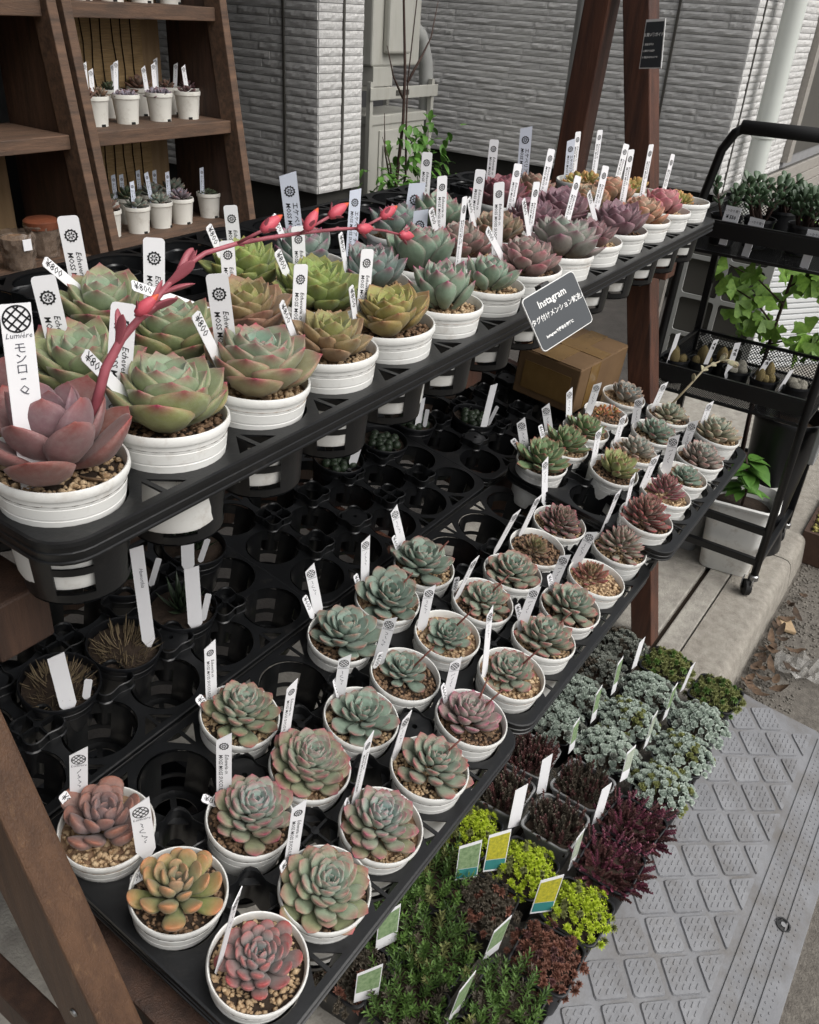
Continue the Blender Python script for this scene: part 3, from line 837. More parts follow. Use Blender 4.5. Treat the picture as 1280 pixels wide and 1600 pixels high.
# ---------------------------------------------------------------- houses behind: stacked stone siding built strip by strip
def strip_mesh(seed):
    rnd = random.Random(seed); nx, nz = 12, 3; vs = []
    for j in range(nz + 1):
        for i in range(nx + 1):
            e = 0 if (i in (0, nx) or j in (0, nz)) else 1
            y = -.002 - e * (.0032 + rnd.uniform(-.0018, .0018)) - (0.0015 * math.sin(i * .9 + seed) if e else 0)
            vs.append(((i / nx - .5), y, (j / nz - .5)))
    fs = [(j * (nx + 1) + i, j * (nx + 1) + i + 1, (j + 1) * (nx + 1) + i + 1, (j + 1) * (nx + 1) + i) for j in range(nz) for i in range(nx)]
    n = len(vs)
    vs += [(-.5, .01, -.5), (.5, .01, -.5), (.5, .01, .5), (-.5, .01, .5)]
    fs += [(0, n, n + 1, nx), (nx, n + 1, n + 2, n - 1), (n - 1, n + 2, n + 3, nz * (nx + 1)), (nz * (nx + 1), n + 3, n, 0)]
    return MB().add(vs, fs).mesh('siding_strip', 'siding', False)
STRIPS = [strip_mesh(s) for s in range(6)]
COURSE = 0.0385
def clad(parent, x0, x1, z0, z1, seed, joint=None):
    """strips in the parent's local frame: x along the wall, -y outward"""
    rnd = random.Random(seed); z = z0 + COURSE / 2; row = 0
    while z < z1:
        x = x0
        while x < x1 - 1e-6:
            w_ = rnd.choice((.22, .30, .38, .46, .60))
            nxt = min(x + w_, x1)
            if joint is not None and x < joint - 1e-6 and nxt > joint - .06: nxt = joint
            if x1 - nxt < .08: nxt = x1
            link('siding_strip', STRIPS[rnd.randrange(6)], parent,
                 Matrix.Translation(((x + nxt) / 2, -.002 + rnd.uniform(-.0025, .0015), z)) @ Matrix.Diagonal((nxt - x - .0015, rnd.choice((1, 1.15, .8)), COURSE - .003, 1)))
            x = nxt
        z += COURSE; row += 1

ZB = 0.675
hl = thing('house', (3.7, 3.1, 0), 'white stone-clad house corner between plant rack and air conditioner', 'house')
link('wall', MB().box((0.0, 0.0, ZB), (.36, 6.0, 5.2)).mesh('wall', 'siding_base'), hl)
link('foundation', MB().box((.03, .03, 0), (.33, 5.9, ZB)).mesh('foundation', 'foundation'), hl)
sd = link('side_cladding', None, hl, Matrix.Rotation(-pi / 2, 4, 'Z')); clad(sd, -1.3, 0, ZB, 1.95, 1, -.22)
fr_ = link('front_cladding', None, hl); clad(fr_, 0, .36, ZB, 1.95, 2, .19)
link('joint_seal', MB().box((-.014, .214, ZB), (.002, .226, 1.95)).mesh('joint_seal', 'ac_dark'), hl)
link('joint_seal', MB().box((.184, -.014, ZB), (.196, .002, 1.95)).mesh('joint_seal', 'ac_dark'), hl)

hr = thing('house', (5.65, 1.56, 0), 'white stone-clad house with downpipe behind the black cart', 'house')
link('wall', MB().box((0.0, 0.0, ZB), (7.0, 3.6, 5.2)).mesh('wall', 'siding_base'), hr)
link('foundation', MB().box((.04, .04, 0), (6.9, 3.55, ZB)).mesh('foundation', 'foundation'), hr)
sd = link('side_cladding', None, hr, Matrix.Rotation(-pi / 2, 4, 'Z')); clad(sd, -2.5, 0, ZB - .0, 1.95, 3, -.44)
fr_ = link('front_cladding', None, hr); clad(fr_, 0, 1.52, ZB, 1.95, 4, .13)
link('joint_seal', MB().box((-.016, .434, ZB), (.002, .448, 1.95)).mesh('joint_seal', 'ac_dark'), hr)
link('joint_seal', MB().box((.125, -.014, ZB), (.134, .002, 1.95)).mesh('joint_seal', 'ac_dark'), hr)
link('base_flashing', MB().box((-.02, -.025, ZB - .03), (6.9, .0, ZB)).mesh('base_flashing', 'ac_dark'), hr)
link('window_surround', MB().box((1.53, -.05, ZB + .05), (1.65, .05, 2.4)).mesh('window_surround', 'deck_board'), hr)
link('window_pane', MB().box((1.65, -.01, ZB + .08), (3.2, .02, 2.4)).mesh('window_pane', 'ac_dark'), hr)
for k in range(7):
    link('apron_board', MB().box((.02, -.06 - k * .004, .60 - k * .085), (6.8, -.035, .68 - k * .085)).mesh('apron_board', 'deck_board', False, .004), hr)
# main house body further left closes the yard off
hb = thing('house', (-6, 6.2, 0), 'dark house wall standing behind the plant racks', 'house')
link('wall', MB().box((0, 0, 0), (9.8, 2, 5.2)).mesh('wall', 'dark_void'), hb)
link('sky_blocker_roof', MB().box((-.2, -3.9, 2.6), (8.9, .2, 2.75)).mesh('sky_blocker_roof', 'dark_void'), hb)  # unseen roof slab, added to shade the racks and the yard
link('sky_blocker_roof', MB().box((8.9, -3.75, 2.46), (10.04, .2, 2.58)).mesh('sky_blocker_roof', 'dark_void'), hb)  # unseen extension of that slab, added to shade the left house wall
link('sky_blocker_wing', MB().box((0, -4.4, 0), (6.7, 0, 5.2)).mesh('sky_blocker_wing', 'dark_void'), hb)  # unseen building mass, added to block sky light from the left

# downpipe on the right house
dp = thing('downpipe', (5.98, 1.44, .25), 'pale grey rain downpipe on the white stone wall', 'downpipe')
link('pipe', MB().lathe([(.062, -.25), (.062, 5)], 24).mesh('pipe', 'downpipe', True), dp)
link('collar', MB().lathe([(.062, .74), (.071, .745), (.071, .80), (.062, .805)], 24).mesh('collar', 'downpipe', True), dp)
link('bracket', MB().box((-.08, -.01, 1.6), (.08, .12, 1.63)).mesh('bracket', 'steel'), dp)

# air conditioners in the gap between the houses
ac = thing('air_conditioner', (4.62, 3.46, .36), 'beige outdoor air conditioner standing low between the houses', 'air conditioner')
link('casing', MB().box((0, 0, 0), (.62, .30, .60)).mesh('casing', 'ac_beige', False, .012), ac)
link('top_lip', MB().box((-.008, -.008, .55), (.628, .308, .61)).mesh('top_lip', 'ac_beige', False, .008), ac)
link('side_panel', MB().box((.10, -.012, .03), (.40, .0, .52)).mesh('side_panel', 'ac_beige', False, .006), ac)
link('grip', MB().box((.16, -.014, .34), (.26, -.010, .42)).mesh('grip', 'ac_dark'), ac)
link('valve_cover', MB().box((.13, -.030, .10), (.30, -.010, .44)).mesh('valve_cover', 'ac_beige', False, .012), ac)
for k in range(3):
    link('vent_slot', MB().box((.17, -.034, .13 + k * .022), (.28, -.0295, .138 + k * .022)).mesh('vent_slot', 'ac_dark'), ac)
for dx, in ((.02,), (.54,)):
    link('foot', MB().box((dx, 0, -.35), (dx + .06, .3, -.0)).mesh('foot', 'foundation'), ac)
rk = thing('unit_stand', (4.60, 3.42, 0), 'beige metal stand over the lower air conditioner', 'stand')
for x in (-.03, .64):
    for y in (0, .36):
        link('leg', MB().box((x, y, 0), (x + .03, y + .03, 1.16)).mesh('leg', 'ac_beige'), rk)
link('shelf_rail', MB().box((-.04, -.01, 1.06), (.70, .0, 1.13)).mesh('shelf_rail', 'ac_beige', False, .003), rk)
link('shelf_rail', MB().box((-.04, .39, 1.06), (.70, .40, 1.13)).mesh('shelf_rail', 'ac_beige', False, .003), rk)
link('lever_slot', MB().box((.22, -.014, 1.08), (.36, -.0105, 1.11)).mesh('lever_slot', 'ac_dark'), rk)
ac2 = thing('air_conditioner', (4.60, 3.44, 1.19), 'beige outdoor air conditioner raised on the metal stand', 'air conditioner')
link('casing', MB().box((0, 0, .05), (.50, .34, .62)).mesh('casing', 'ac_beige', False, .012), ac2)
link('valve_cover', MB().box((.10, -.05, .12), (.34, .0, .5)).mesh('valve_cover', 'ac_beige', False, .015), ac2)
link('foot', MB().box((.02, .0, -.06), (.22, .34, .05)).mesh('foot', 'ac_beige', False, .004), ac2)
du = thing('insulated_pipe', (5.24, 3.50, 0), 'grey taped refrigerant pipe rising beside the air conditioners', 'pipe')
link('sleeve', MB().tube([(0.02, 0, 0), (.03, 0, .5), (.05, 0, .75), (.06, 0, 1.05), (.03, 0, 1.25), (-.05, 0, 1.40), (-.18, 0, 1.47), (-.32, 0, 1.49)], .048, 14).mesh('sleeve', 'duct', 'all'), du)
link('tape_band', MB().lathe([(.05, -.02), (.053, -.015), (.053, .015), (.05, .02)], 14).mesh('tape_band', 'duct', True), du, Matrix.Translation((.055, 0, .9)))

# leaning downpipe and post behind the stand's far legs
lp = thing('standpipe', (3.55, 1.62, 0), 'grey standpipe behind the far legs of the stand', 'pipe')
link('pipe', MB().lathe([(.045, 0), (.045, 3.4)], 20).mesh('pipe', 'duct', True), lp)
link('bracket', MB().lathe([(.046, 1.1), (.05, 1.105), (.05, 1.14), (.046, 1.145)], 20).mesh('bracket', 'steel', True), lp)
link('cap', MB().lathe([(.0, 3.42), (.05, 3.4), (.05, 3.36), (.045, 3.36)], 20).mesh('cap', 'duct', True), lp)

# bare shrub with a few green leaves in front of the air conditioner
def leaf_blade(name, L, W, mat, fold=.25, bend=.2, n=5):
    vs = []; fs = []
    for i in range(n + 1):
        t = i / n; w_ = W * (math.sin(pi * t ** .85) ** .8 if 0 < t < 1 else .02)
        z = -bend * L * t * t
        vs += [(-w_ / 2, t * L, z + fold * w_ / 2), (0, t * L, z), (w_ / 2, t * L, z + fold * w_ / 2)]
    for i in range(n):
        for k in range(2):
            a = i * 3 + k; fs.append((a, a + 1, a + 4, a + 3))
    m_ = len(vs)
    vs += [(x, y, z - .0006) for x, y, z in vs]
    fs += [tuple(m_ + q for q in f[::-1]) for f in fs]
    return MB().add(vs, fs).mesh(name, mat, 'all')
def orient(direction, roll_up=(0, 0, 1)):
    d = Vector(direction).normalized(); u = Vector(roll_up)
    x = d.cross(u)
    if x.length < 1e-3: x = d.cross(Vector((1, 0, 0)))
    x.normalize(); z = x.cross(d)
    return Matrix((x, d, z)).transposed()
BLADE = leaf_blade('leaf', .075, .034, 'green_leaf')
sh = thing('bare_shrub', (4.35, 3.05, 0), 'bare branching shrub with few green leaves before the air conditioner', 'shrub')
link('trunk', MB().tube([(0, 0, 0), (.02, .02, .35), (.01, 0, .7), (.06, .01, 1.0), (.04, 0, 1.25), (-.02, 0, 1.7), (-.05, 0, 2.3)], [.014, .012, .011, .009, .008, .006, .003], 8).mesh('trunk', 'bark', 'all'), sh)
brs = [[(.02, .02, .35), (.10, 0, .7), (.12, .03, 1.0), (.07, 0, 1.2), (.13, 0, 1.7), (.10, 0, 2.3)], [(.07, 0, 1.2), (.2, .0, 1.33), (.28, 0, 1.42), (.33, 0, 1.6)],
       [(.0, 0, .55), (-.08, 0, .75), (-.12, 0, .85), (-.14, 0, 1.05)], [(.0, 0, .5), (-.09, -.02, .78), (-.15, 0, .93)], [(.03, 0, 1.12), (-.07, 0, 1.23), (-.14, 0, 1.38)]]
for b in brs:
    link('branch', MB().tube(b, [.008 - .006 * i / (len(b) - 1) for i in range(len(b))], 6).mesh('branch', 'bark', 'all'), sh)
rl = random.Random(2)
for k in range(210):
    cx, cy, cz = rl.choice([(-.18, -.05, .70), (-.08, -.06, .72), (.05, -.04, .76), (.24, -.05, .92), (.30, -.05, .86), (.12, -.04, .78), (.34, -.05, .72), (-.12, -.04, .64), (.04, -.06, .92), (.2, -.06, .7)])
    p = Vector((cx + rl.gauss(0, .06), cy + rl.gauss(0, .05), cz + rl.gauss(0, .05)))
    link('leaf', BLADE, sh, Matrix.Translation(p) @ orient((rl.uniform(-1, 1), rl.uniform(-1, .4), rl.uniform(-.9, .3))).to_4x4())
# ================================================================ wooden A-frame stand
st = thing('display_stand', (1.1, .7, 0), 'brown timber trestle stand carrying two tiers of plant trays', 'display stand')
def inst(p): return Vector(p) - Vector((1.1, .7, 0))
def bar(name, p, q, wx, wy, mat, up=(0, 0, 1), bevel=.003):
    return link(name, MB().beam(inst(p), inst(q), wx, wy, up).mesh(name, mat, False, bevel), st)
# near end frame
bar('leg', (.247, .232, 0), (.247, .918, 1.85), .038, .089, 'leg_wood', (0, 1, .2))
bar('leg', (.247, 1.50, 0), (.247, .98, 1.85), .038, .089, 'leg_wood', (0, 1, -.2))
bar('cross_brace', (.285, .20, .36), (.285, 1.36, .36), .036, .07, 'dark_wood')
bar('shelf_bearer', (.315, .36, .603), (.315, 1.25, .763), .055, .06, 'dark_wood')
bar('shelf_bearer', (.315, .60, 1.105), (.315, 1.20, 1.12), .055, .06, 'dark_wood')
link('bolt', MB().lathe([(0, .008), (.006, .0075), (.009, .004), (.010, 0)], 14).mesh('bolt', 'steel', True), st, Matrix.Translation(inst((.228, .342, .36))) @ Matrix.Rotation(-pi / 2, 4, 'Y'))
# mid bearers
bar('shelf_bearer', (1.14, .40, .600), (1.14, 1.25, .752), .05, .06, 'red_wood')
bar('shelf_bearer', (1.14, .625, 1.100), (1.14, 1.20, 1.115), .05, .06, 'red_wood')
# far end frame
bar('leg', (2.10, .482, 0), (2.10, .905, 1.95), .062, .062, 'red_wood', (0, 1, .2))
bar('leg', (2.10, 1.017, 0), (2.10, .908, 1.95), .062, .062, 'red_wood', (0, 1, -.1))
bar('shelf_bearer', (2.035, .62, 1.10), (2.035, 1.15, 1.11), .062, .062, 'red_wood')
bar('shelf_bearer', (2.035, .50, .628), (2.035, 1.25, .76), .062, .062, 'red_wood')
bar('shelf_bearer', (1.52, .46, .610), (1.52, 1.25, .752), .05, .06, 'dark_wood')
for x, y, z in ((.2275, .50, .72), (.2275, .475, .655), (2.0685, .70, 1.03), (2.0685, .63, .66), (2.0685, .60, .60)):
    link('screw', MB().lathe([(0, .002), (.004, .0018), (.005, 0)], 10).mesh('screw', 'steel', True), st, Matrix.Translation(inst((x, y, z))) @ Matrix.Rotation(-pi / 2, 4, 'Y'))
# long rails
bar('rail', (.23, .98, 1.06), (2.15, .98, 1.06), .04, .06, 'dark_wood')
bar('rail', (.23, 1.12, .69), (2.15, 1.12, .69), .04, .06, 'dark_wood')
bar('ridge', (.2, .93, 1.9), (2.2, .93, 1.9), .06, .06, 'red_wood')

# ================================================================ plastic nursery trays
PIT = .1115
def tray_meshes(nx, ny):
    w2, h2 = nx * PIT / 2, ny * PIT / 2
    ox, oy = w2 - .001, h2 + .006
    outer = rrect(-ox, -oy, ox, oy, .032, 6)
    holes = []
    for i in range(nx):
        for j in range(ny):
            holes.append(circle((i - (nx - 1) / 2) * PIT, (j - (ny - 1) / 2) * PIT, .0493, 30))
    # triangular cut-outs along the long edges
    for i in range(nx - 1):
        for sy in (-1, 1):
            cx = (i - (nx - 2) / 2) * PIT; cy = sy * (h2 - .004)
            for s in (-1, 1):
                tri = [(cx + s * .0025, cy - sy * .024), (cx + s * .0025, cy + sy * .002), (cx + s * .024, cy + sy * .002)]
                if s * sy > 0: tri = tri[::-1]
                holes.append(tri)
    for i in range(nx - 1):
        for j in range(ny - 1):
            cx = (i - (nx - 2) / 2) * PIT; cy = (j - (ny - 2) / 2) * PIT
            holes.append([(cx + .0235 * math.cos(t) * (1 + .12 * math.cos(4 * t)) , cy + .0235 * math.sin(t) * (1 + .12 * math.cos(4 * t))) for t in [2 * pi * k / 24 + pi / 4 for k in range(24)]])
    sheet = solidify_poly('sheet', outer, holes, .002, 'black_plastic')
    # skirt with two ridges
    mb = MB()
    prof = [(0, .0012), (.0025, .0005), (.003, -.003), (.0015, -.004), (.0015, -.0085), (.0026, -.0092), (.0026, -.0108), (.0015, -.0132), (.0016, -.0165), (.003, -.0172), (.003, -.0190), (.0, -.0190), (0, -.0)]
    m_ = len(outer); vs = []
    for d, z in prof:
        for k in range(m_):
            a = Vector(outer[k - 1]); c = Vector(outer[(k + 1) % m_]); t = (c - a).normalized(); nrm = Vector((t.y, -t.x))
            p = Vector(outer[k]) + nrm * d; vs.append((p.x, p.y, z))
    fs = []
    for i in range(len(prof) - 1):
        for k in range(m_):
            fs.append((i * m_ + k, i * m_ + (k + 1) % m_, (i + 1) * m_ + (k + 1) % m_, (i + 1) * m_ + k))
    rim = mb.add(vs, fs).mesh('rim', 'black_plastic', True)
    return sheet, rim
def well_mesh():
    mb = MB(); n = 40; r0, r1, dep = .0488, .0430, .076
    def rad(z): return r0 + (r1 - r0) * (-z / dep)
    def panel(a0, a1, z0, z1, k=5):
        vs = []; 
        for z in (z0, z1):
            for rr_ in (0, -.0018):
                for i in range(k + 1):
                    a = a0 + (a1 - a0) * i / k; r = rad(z) + rr_
                    vs.append((r * math.cos(a), r * math.sin(a), z))
        m_ = k + 1; fs = []
        for i in range(k):
            fs.append((i, 2 * m_ + i, 2 * m_ + i + 1, i + 1))
            fs.append((m_ + i, m_ + i + 1, 3 * m_ + i + 1, 3 * m_ + i))
            fs.append((2 * m_ + i, 3 * m_ + i, 3 * m_ + i + 1, 2 * m_ + i + 1))
        fs += [(0, m_, 3 * m_, 2 * m_), (k, 2 * m_ + k, 3 * m_ + k, m_ + k)]
        mb.add(vs, fs)
    for q in range(4):
        c = q * pi / 2
        panel(c + .36, c + pi / 2 - .36, 0, -dep)
        panel(c - .36, c + .36, 0, -.018, 4)
        panel(c - .36, c + .36, -.041, -.048, 4)
        panel(c - .36, c + .36, -.068, -dep, 4)
    mb.lathe([(.0425, -dep), (.03, -dep + .001), (.03, -dep - .001), (.0425, -dep - .002)], 28)
    mb.box((-.0425, -.004, -dep - .001), (.0425, .004, -dep + .001)); mb.box((-.0038, -.0424, -dep - .0007), (.0038, .0424, -dep + .0013))
    return mb.mesh('well', 'black_plastic', True)
def cup_mesh(cross, flat=False):
    """raised frame with concave sides that stands between four wells"""
    def loop(s, z): return [(s * .0305 * math.cos(t) * (1 + .17 * math.cos(4 * (t - pi / 4))), s * .0305 * math.sin(t) * (1 + .17 * math.cos(4 * (t - pi / 4))), z) for t in [2 * pi * k / 32 for k in range(32)]]
    mb = MB()
    levels = [(1.0, -.030), (.985, -.004), (1.03, -.003), (1.03, .0), (.97, .001), (.97, .0085), (.99, .010), (.93, .0105), (.88, .009), (.86, -.028)]
    vs = []
    for s_, z in levels: vs += loop(s_, z)
    fs = []
    for i in range(len(levels) - 1):
        for k in range(32): fs.append((i * 32 + k, i * 32 + (k + 1) % 32, (i + 1) * 32 + (k + 1) % 32, (i + 1) * 32 + k))
    mb.add(vs, fs)
    if cross:
        mb.box((-.029, -.0016, .003), (.029, .0016, .0092)); mb.box((-.0014, -.029, .0035), (.0014, .029, .0096))
        mb.lathe([(0, .0105), (.0055, .0103), (.006, .004)], 12)
    if flat:
        mb.lathe([(.026, .0088), (.004, .0092), (.0035, .004)], 24)
    return mb.mesh('cup', 'black_plastic', True)
WELL = well_mesh(); CUPS = [cup_mesh(True), cup_mesh(False), cup_mesh(True), cup_mesh(False), cup_mesh(False, True)]
TM = {}
def tray(label, origin, rot, nx, ny, sx=1, sy=1, well_skip=(), seed=0, cups=True, group='black nursery trays on the stand'):
    """origin: centre of the first well (lowest x, lowest y) on the sheet"""
    if (nx, ny) not in TM: TM[(nx, ny)] = tray_meshes(nx, ny)
    sheet, rim = TM[(nx, ny)]
    t = thing('nursery_tray', origin, label, 'tray', group, rot)
    S = Matrix.Diagonal((sx, sy, 1, 1))
    C0 = Matrix.Translation(((nx - 1) / 2 * PIT * sx, (ny - 1) / 2 * PIT * sy, 0)) @ S
    link('sheet', sheet, t, C0); link('rim', rim, t, C0)
    rnd = random.Random(seed)
    for i in range(nx):
        for j in range(ny):
            link('well', WELL, t, Matrix.Translation((i * PIT * sx, j * PIT * sy, -.0015)) @ S @ Matrix.Rotation(pi / 4 + rnd.choice((0, .12)), 4, 'Z'))
    if cups:
        for i in range(nx - 1):
            for j in range(ny - 1):
                link('cup', CUPS[(0, 1, 2, 3, 4)[(i + 2 * j + seed) % 5]] if ny > 1 else CUPS[0], t, Matrix.Translation(((i + .5) * PIT * sx, (j + .5) * PIT * sy, 0)) @ Matrix.Diagonal((sx, sy, 1.6, 1)))
    return t

LXv, LYv, LNv = Vector(LX), Vector(LY), Vector(LN)
LYo = LNv.cross(LXv).normalized()
LROT = Matrix((LXv, LYo, LNv)).transposed()
L0v = Vector(L0)
def lowpt(cx, cy, dn): return L0v + LXv * (cx * PIT) + LYo * (cy * PIT) + LNv * dn
TTILT = Matrix.Rotation(math.radians(1.5), 3, 'X') @ Matrix.Rotation(-.0108, 3, 'Y')
SINK = .034
nm = ['near', 'middle', 'far']
for k in range(2):
    end = ('near', 'far')[k]
    p0 = (0.3485 + PIT * 7 * k, .5558, 1.2721 + .0084 * k - SINK)
    tray('front tray of the top shelf, %s half, full of pots' % end, p0, TTILT, 7, 3, 1, 1, seed=k)
    p1 = (0.33 + PIT * 7 * k, .5558 + .341, 1.2721 + .0084 * k - SINK + .008)
    tray('empty back tray of the top shelf, %s half' % end, p1, TTILT, 7, 2, 1, 1, seed=k + 7)
for k in range(2):
    p0 = lowpt(k * (5 + .077), 0, -SINK)
    tray('front tray of the lower shelf, %s end with white pots' % ('near' if k == 0 else 'middle'), p0, LROT, 5, 3, 1, 1.05, seed=k + 1)
tray('far front tray of the lower shelf, sitting higher by the far leg', (1.474, .388, .7665 - SINK), LROT, 5, 3, 1.06, 1.06, seed=4)
for k in range(3):
    p0 = lowpt(-.1 + k * 5.02, 3.28, -SINK)
    tray('back tray of the lower shelf, %s third, mostly empty black wells' % nm[k], p0, LROT, 5, 3, 1, .90, seed=k + 2)

# ================================================================ pots, gravel, leaves
def pot_mesh(name, mat, R=.0535, H=.1, fine=True):
    prof = [(R - .0035, H - .020), (R - .0032, H - .003), (R - .002, H - .0004), (R - .0008, H), (R, H - .0012), (R + .0004, H - .006), (R - .0004, H - .0085), (R - .0022, H - .009),
            (R - .0028, H - .016), (R - .0034, H - .0164), (R - .0034, H - .0172), (R - .0030, H - .0176), (R - .0038, H - .0265), (R - .0045, H - .027), (R - .0045, H - .028), (R - .0041, H - .0285),
            (R - .0058, H - .040), (R * .79, .004), (R * .76, 0), (0, 0)]
    return MB().lathe(prof, 44).mesh(name, mat, True)
POT = pot_mesh('pot', 'white_plastic')
BPOT = pot_mesh('pot', 'black_pot_plastic', .0525, .088)
PH = .1
def gravel_mesh(name, R, n, size, mat, seed, base):
    def area(rnd):
        a = rnd.uniform(0, 2 * pi); r = R * math.sqrt(rnd.random())
        return r * math.cos(a), r * math.sin(a), rnd.uniform(-.001, .0025)
    me = pebble_mesh(name, n, area, size, mat, seed)
    mb = MB(); mb.cur = 0
    mb.add([v.co for v in me.vertices], [tuple(p.vertices) for p in me.polygons]); mb.cur = 1
    mb.lathe([(R + .004, -.001), (R * .5, .0), (0, .0005)], 24)
    return mb.mesh(name, [mat, base], 'all')
GRAV = [gravel_mesh('gravel', .0475, 330, .0044, 'gravel', 1, 'soil'), gravel_mesh('gravel', .0475, 330, .0042, 'gravel_dark', 2, 'soil'), gravel_mesh('gravel', .0475, 300, .005, 'gravel', 5, 'gravel_dark')]

PROF = {
    'monroe': [(0, .46), (.15, .60), (.32, .82), (.5, .98), (.60, 1.0), (.74, .90), (.86, .64), (.93, .36), (.97, .14), (1.0, .02)],
    'agave': [(0, .48), (.15, .62), (.32, .84), (.48, .98), (.58, 1.0), (.70, .90), (.81, .66), (.89, .40), (.945, .17), (1.0, .015)],
    'plump': [(0, .50), (.15, .62), (.32, .82), (.5, .96), (.63, 1.0), (.77, .90), (.87, .66), (.935, .38), (.975, .15), (1.0, .02)],
    'thin': [(0, .42), (.15, .55), (.32, .76), (.5, .95), (.63, 1.0), (.76, .88), (.87, .60), (.94, .30), (.98, .10), (1.0, .02)],
    'long': [(0, .45), (.15, .58), (.32, .78), (.5, .95), (.62, 1.0), (.75, .88), (.86, .60), (.93, .32), (.97, .12), (1.0, .02)],
    'mucro': [(0, .38), (.15, .50), (.32, .72), (.5, .94), (.63, 1.0), (.76, .90), (.86, .62), (.93, .30), (.97, .10), (1.0, .015)],
    'ovate': [(0, .36), (.15, .50), (.32, .73), (.5, .93), (.65, 1.0), (.78, .94), (.88, .72), (.95, .40), (.985, .14), (1.0, .03)],
    'round': [(0, .42), (.15, .56), (.32, .76), (.5, .92), (.66, 1.0), (.80, .98), (.90, .82), (.96, .56), (.99, .28), (1.0, .05)],
}
def leaf_mesh(shape, W, th, cup, curl):
    prof = PROF[shape]; ring = 10; vs = []; uvs = []
    for t, p in prof:
        w_ = W / 2 * p
        h = th * (.55 + .9 * math.sin(pi * min(.97, t * .9 + .1))) * (p ** .55) * .5
        for k in range(ring):
            a = 2 * pi * k / ring
            x = w_ * math.cos(a); s = math.sin(a)
            z = (h * s * (.45 if s > 0 else 1.0)) + cup * W * (math.cos(a) ** 2) * p * .5 + curl * t * t + (.05 * max(0, t - .9) / .1 if shape == 'mucro' else 0)
            vs.append((x, t, z)); uvs.append((.5 + .5 * math.cos(a), t))
    fs = []
    nt = len(prof)
    for i in range(nt - 1):
        for k in range(ring):
            fs.append((i * ring + k, (i + 1) * ring + k, (i + 1) * ring + (k + 1) % ring, i * ring + (k + 1) % ring))
    fs.append(tuple((nt - 1) * ring + k for k in range(ring))[::-1])
    me = bpy.data.meshes.new('leaf')
    me.from_pydata(vs, [], fs)
    ul = me.uv_layers.new(name='UVMap')
    for lp_ in me.loops: ul.data[lp_.index].uv = uvs[lp_.vertex_index]
    me.polygons.foreach_set('use_smooth', [True] * len(me.polygons))
    return me
LSHAPE = {'monroe': (.66, .22, .22, .30), 'agave': (.84, .22, .20, .07), 'plump': (.66, .27, .10, .08), 'thin': (.50, .22, .10, .10), 'long': (.46, .20, .10, .14), 'mucro': (.74, .19, .16, .17), 'ovate': (.66, .22, .14, .12), 'round': (.54, .34, .04, .16)}
GROW = {  # base spread, shortest leaf, extra length, dome height
    'monroe': (.16, .42, .68, .42), 'agave': (.24, .44, .58, .42), 'plump': (.33, .28, .45, .48), 'thin': (.34, .28, .44, .62), 'long': (.16, .34, .60, .34), 'ovate': (.16, .30, .66, .34), 'round': (.26, .30, .56, .40), 'mucro': (.12, .30, .72, .34)}
LM = {}
def leaf_for(sp):
    if sp not in LM:
        sh_ = LEAF[sp][0]; W, th, cup, curl = LSHAPE[sh_]
        me = leaf_mesh(sh_, W * LEAF[sp][7], th, cup, curl)
        me.materials.append(M['leaf_' + sp]); LM[sp] = me
    return LM[sp]

pmat('withered', '8a7358', 0.85, 0.4, 3, 0.3, 12, col2='5e4a38', rand=0.3)
WITHER = leaf_mesh('ovate', .5, .07, .3, .18); WITHER.materials.append(M['withered'])
def rosette(parent, sp, R, N, rnd, base=(0, 0, 0), axis=(0, 0, 1), dome=0.0):
    if N > 20:
        for q in range(rnd.choice((0, 1, 2, 3))):
            a = rnd.uniform(0, 6.28); L = min(R * rnd.uniform(.4, .55), .024); d = Vector((math.cos(a), math.sin(a), rnd.uniform(-.05, .12)))
            link('withered_leaf', WITHER, parent, Matrix.Translation(Vector(base) + Vector((0, 0, .003)) + d * min(R * .42, .019)) @ orient(d, (rnd.uniform(-.4, .4), rnd.uniform(-.4, .4), 1)).to_4x4() @ Matrix.Diagonal((L * rnd.uniform(.6, 1), L, L, 1)))
    gth, gl, gh = rnd.uniform(-.10, .10), rnd.uniform(.86, 1.12), rnd.random()
    me = leaf_for(sp); thmax = math.radians(LEAF[sp][5]); thmin = math.radians(LEAF[sp][6])
    ax = Vector(axis).normalized()
    Q = Vector((0, 0, 1)).rotation_difference(ax).to_matrix()
    bs, l0, l1, dm = GROW[LEAF[sp][0]]
    ph0 = rnd.uniform(0, 6.28); ga = math.radians(137.508)
    base = Vector(base)
    for i in range(N):
        f = (i + .3) / N
        th = thmin + (thmax - thmin) * f ** .85 + rnd.uniform(-.08, .08) + gth * f
        az = ph0 + i * ga + rnd.uniform(-.13, .13)
        L = R * (l0 + l1 * f ** .6) * rnd.uniform(.86, 1.08)
        if i < 3: L *= .8
        rad = Vector((math.cos(az), math.sin(az), 0))
        d = rad * math.sin(th) + Vector((0, 0, 1)) * math.cos(th)
        up = -rad * math.cos(th) + Vector((0, 0, 1)) * math.sin(th)
        x = d.cross(up)
        Rm = Matrix((x, d, up)).transposed()
        h = R * ((dm + dome) * (1 - f ** 1.4) + .03)
        p = rad * (R * .04 + R * bs * f) + Vector((0, 0, h))
        mw = Matrix.Translation(base + Q @ p) @ (Q @ Rm).to_4x4() @ Matrix.Diagonal((L * gl * rnd.uniform(.9, 1.08), L, L * rnd.uniform(.85, 1.15), 1)) @ Matrix.Rotation(rnd.uniform(-.12, .12), 4, 'Y')
        o = link('leaf', me, parent, mw)
        o.color = (min(1, max(0, f ** .8 + rnd.uniform(-.13, .13))), min(1, max(0, gh + rnd.uniform(-.15, .15))), 0, 1)

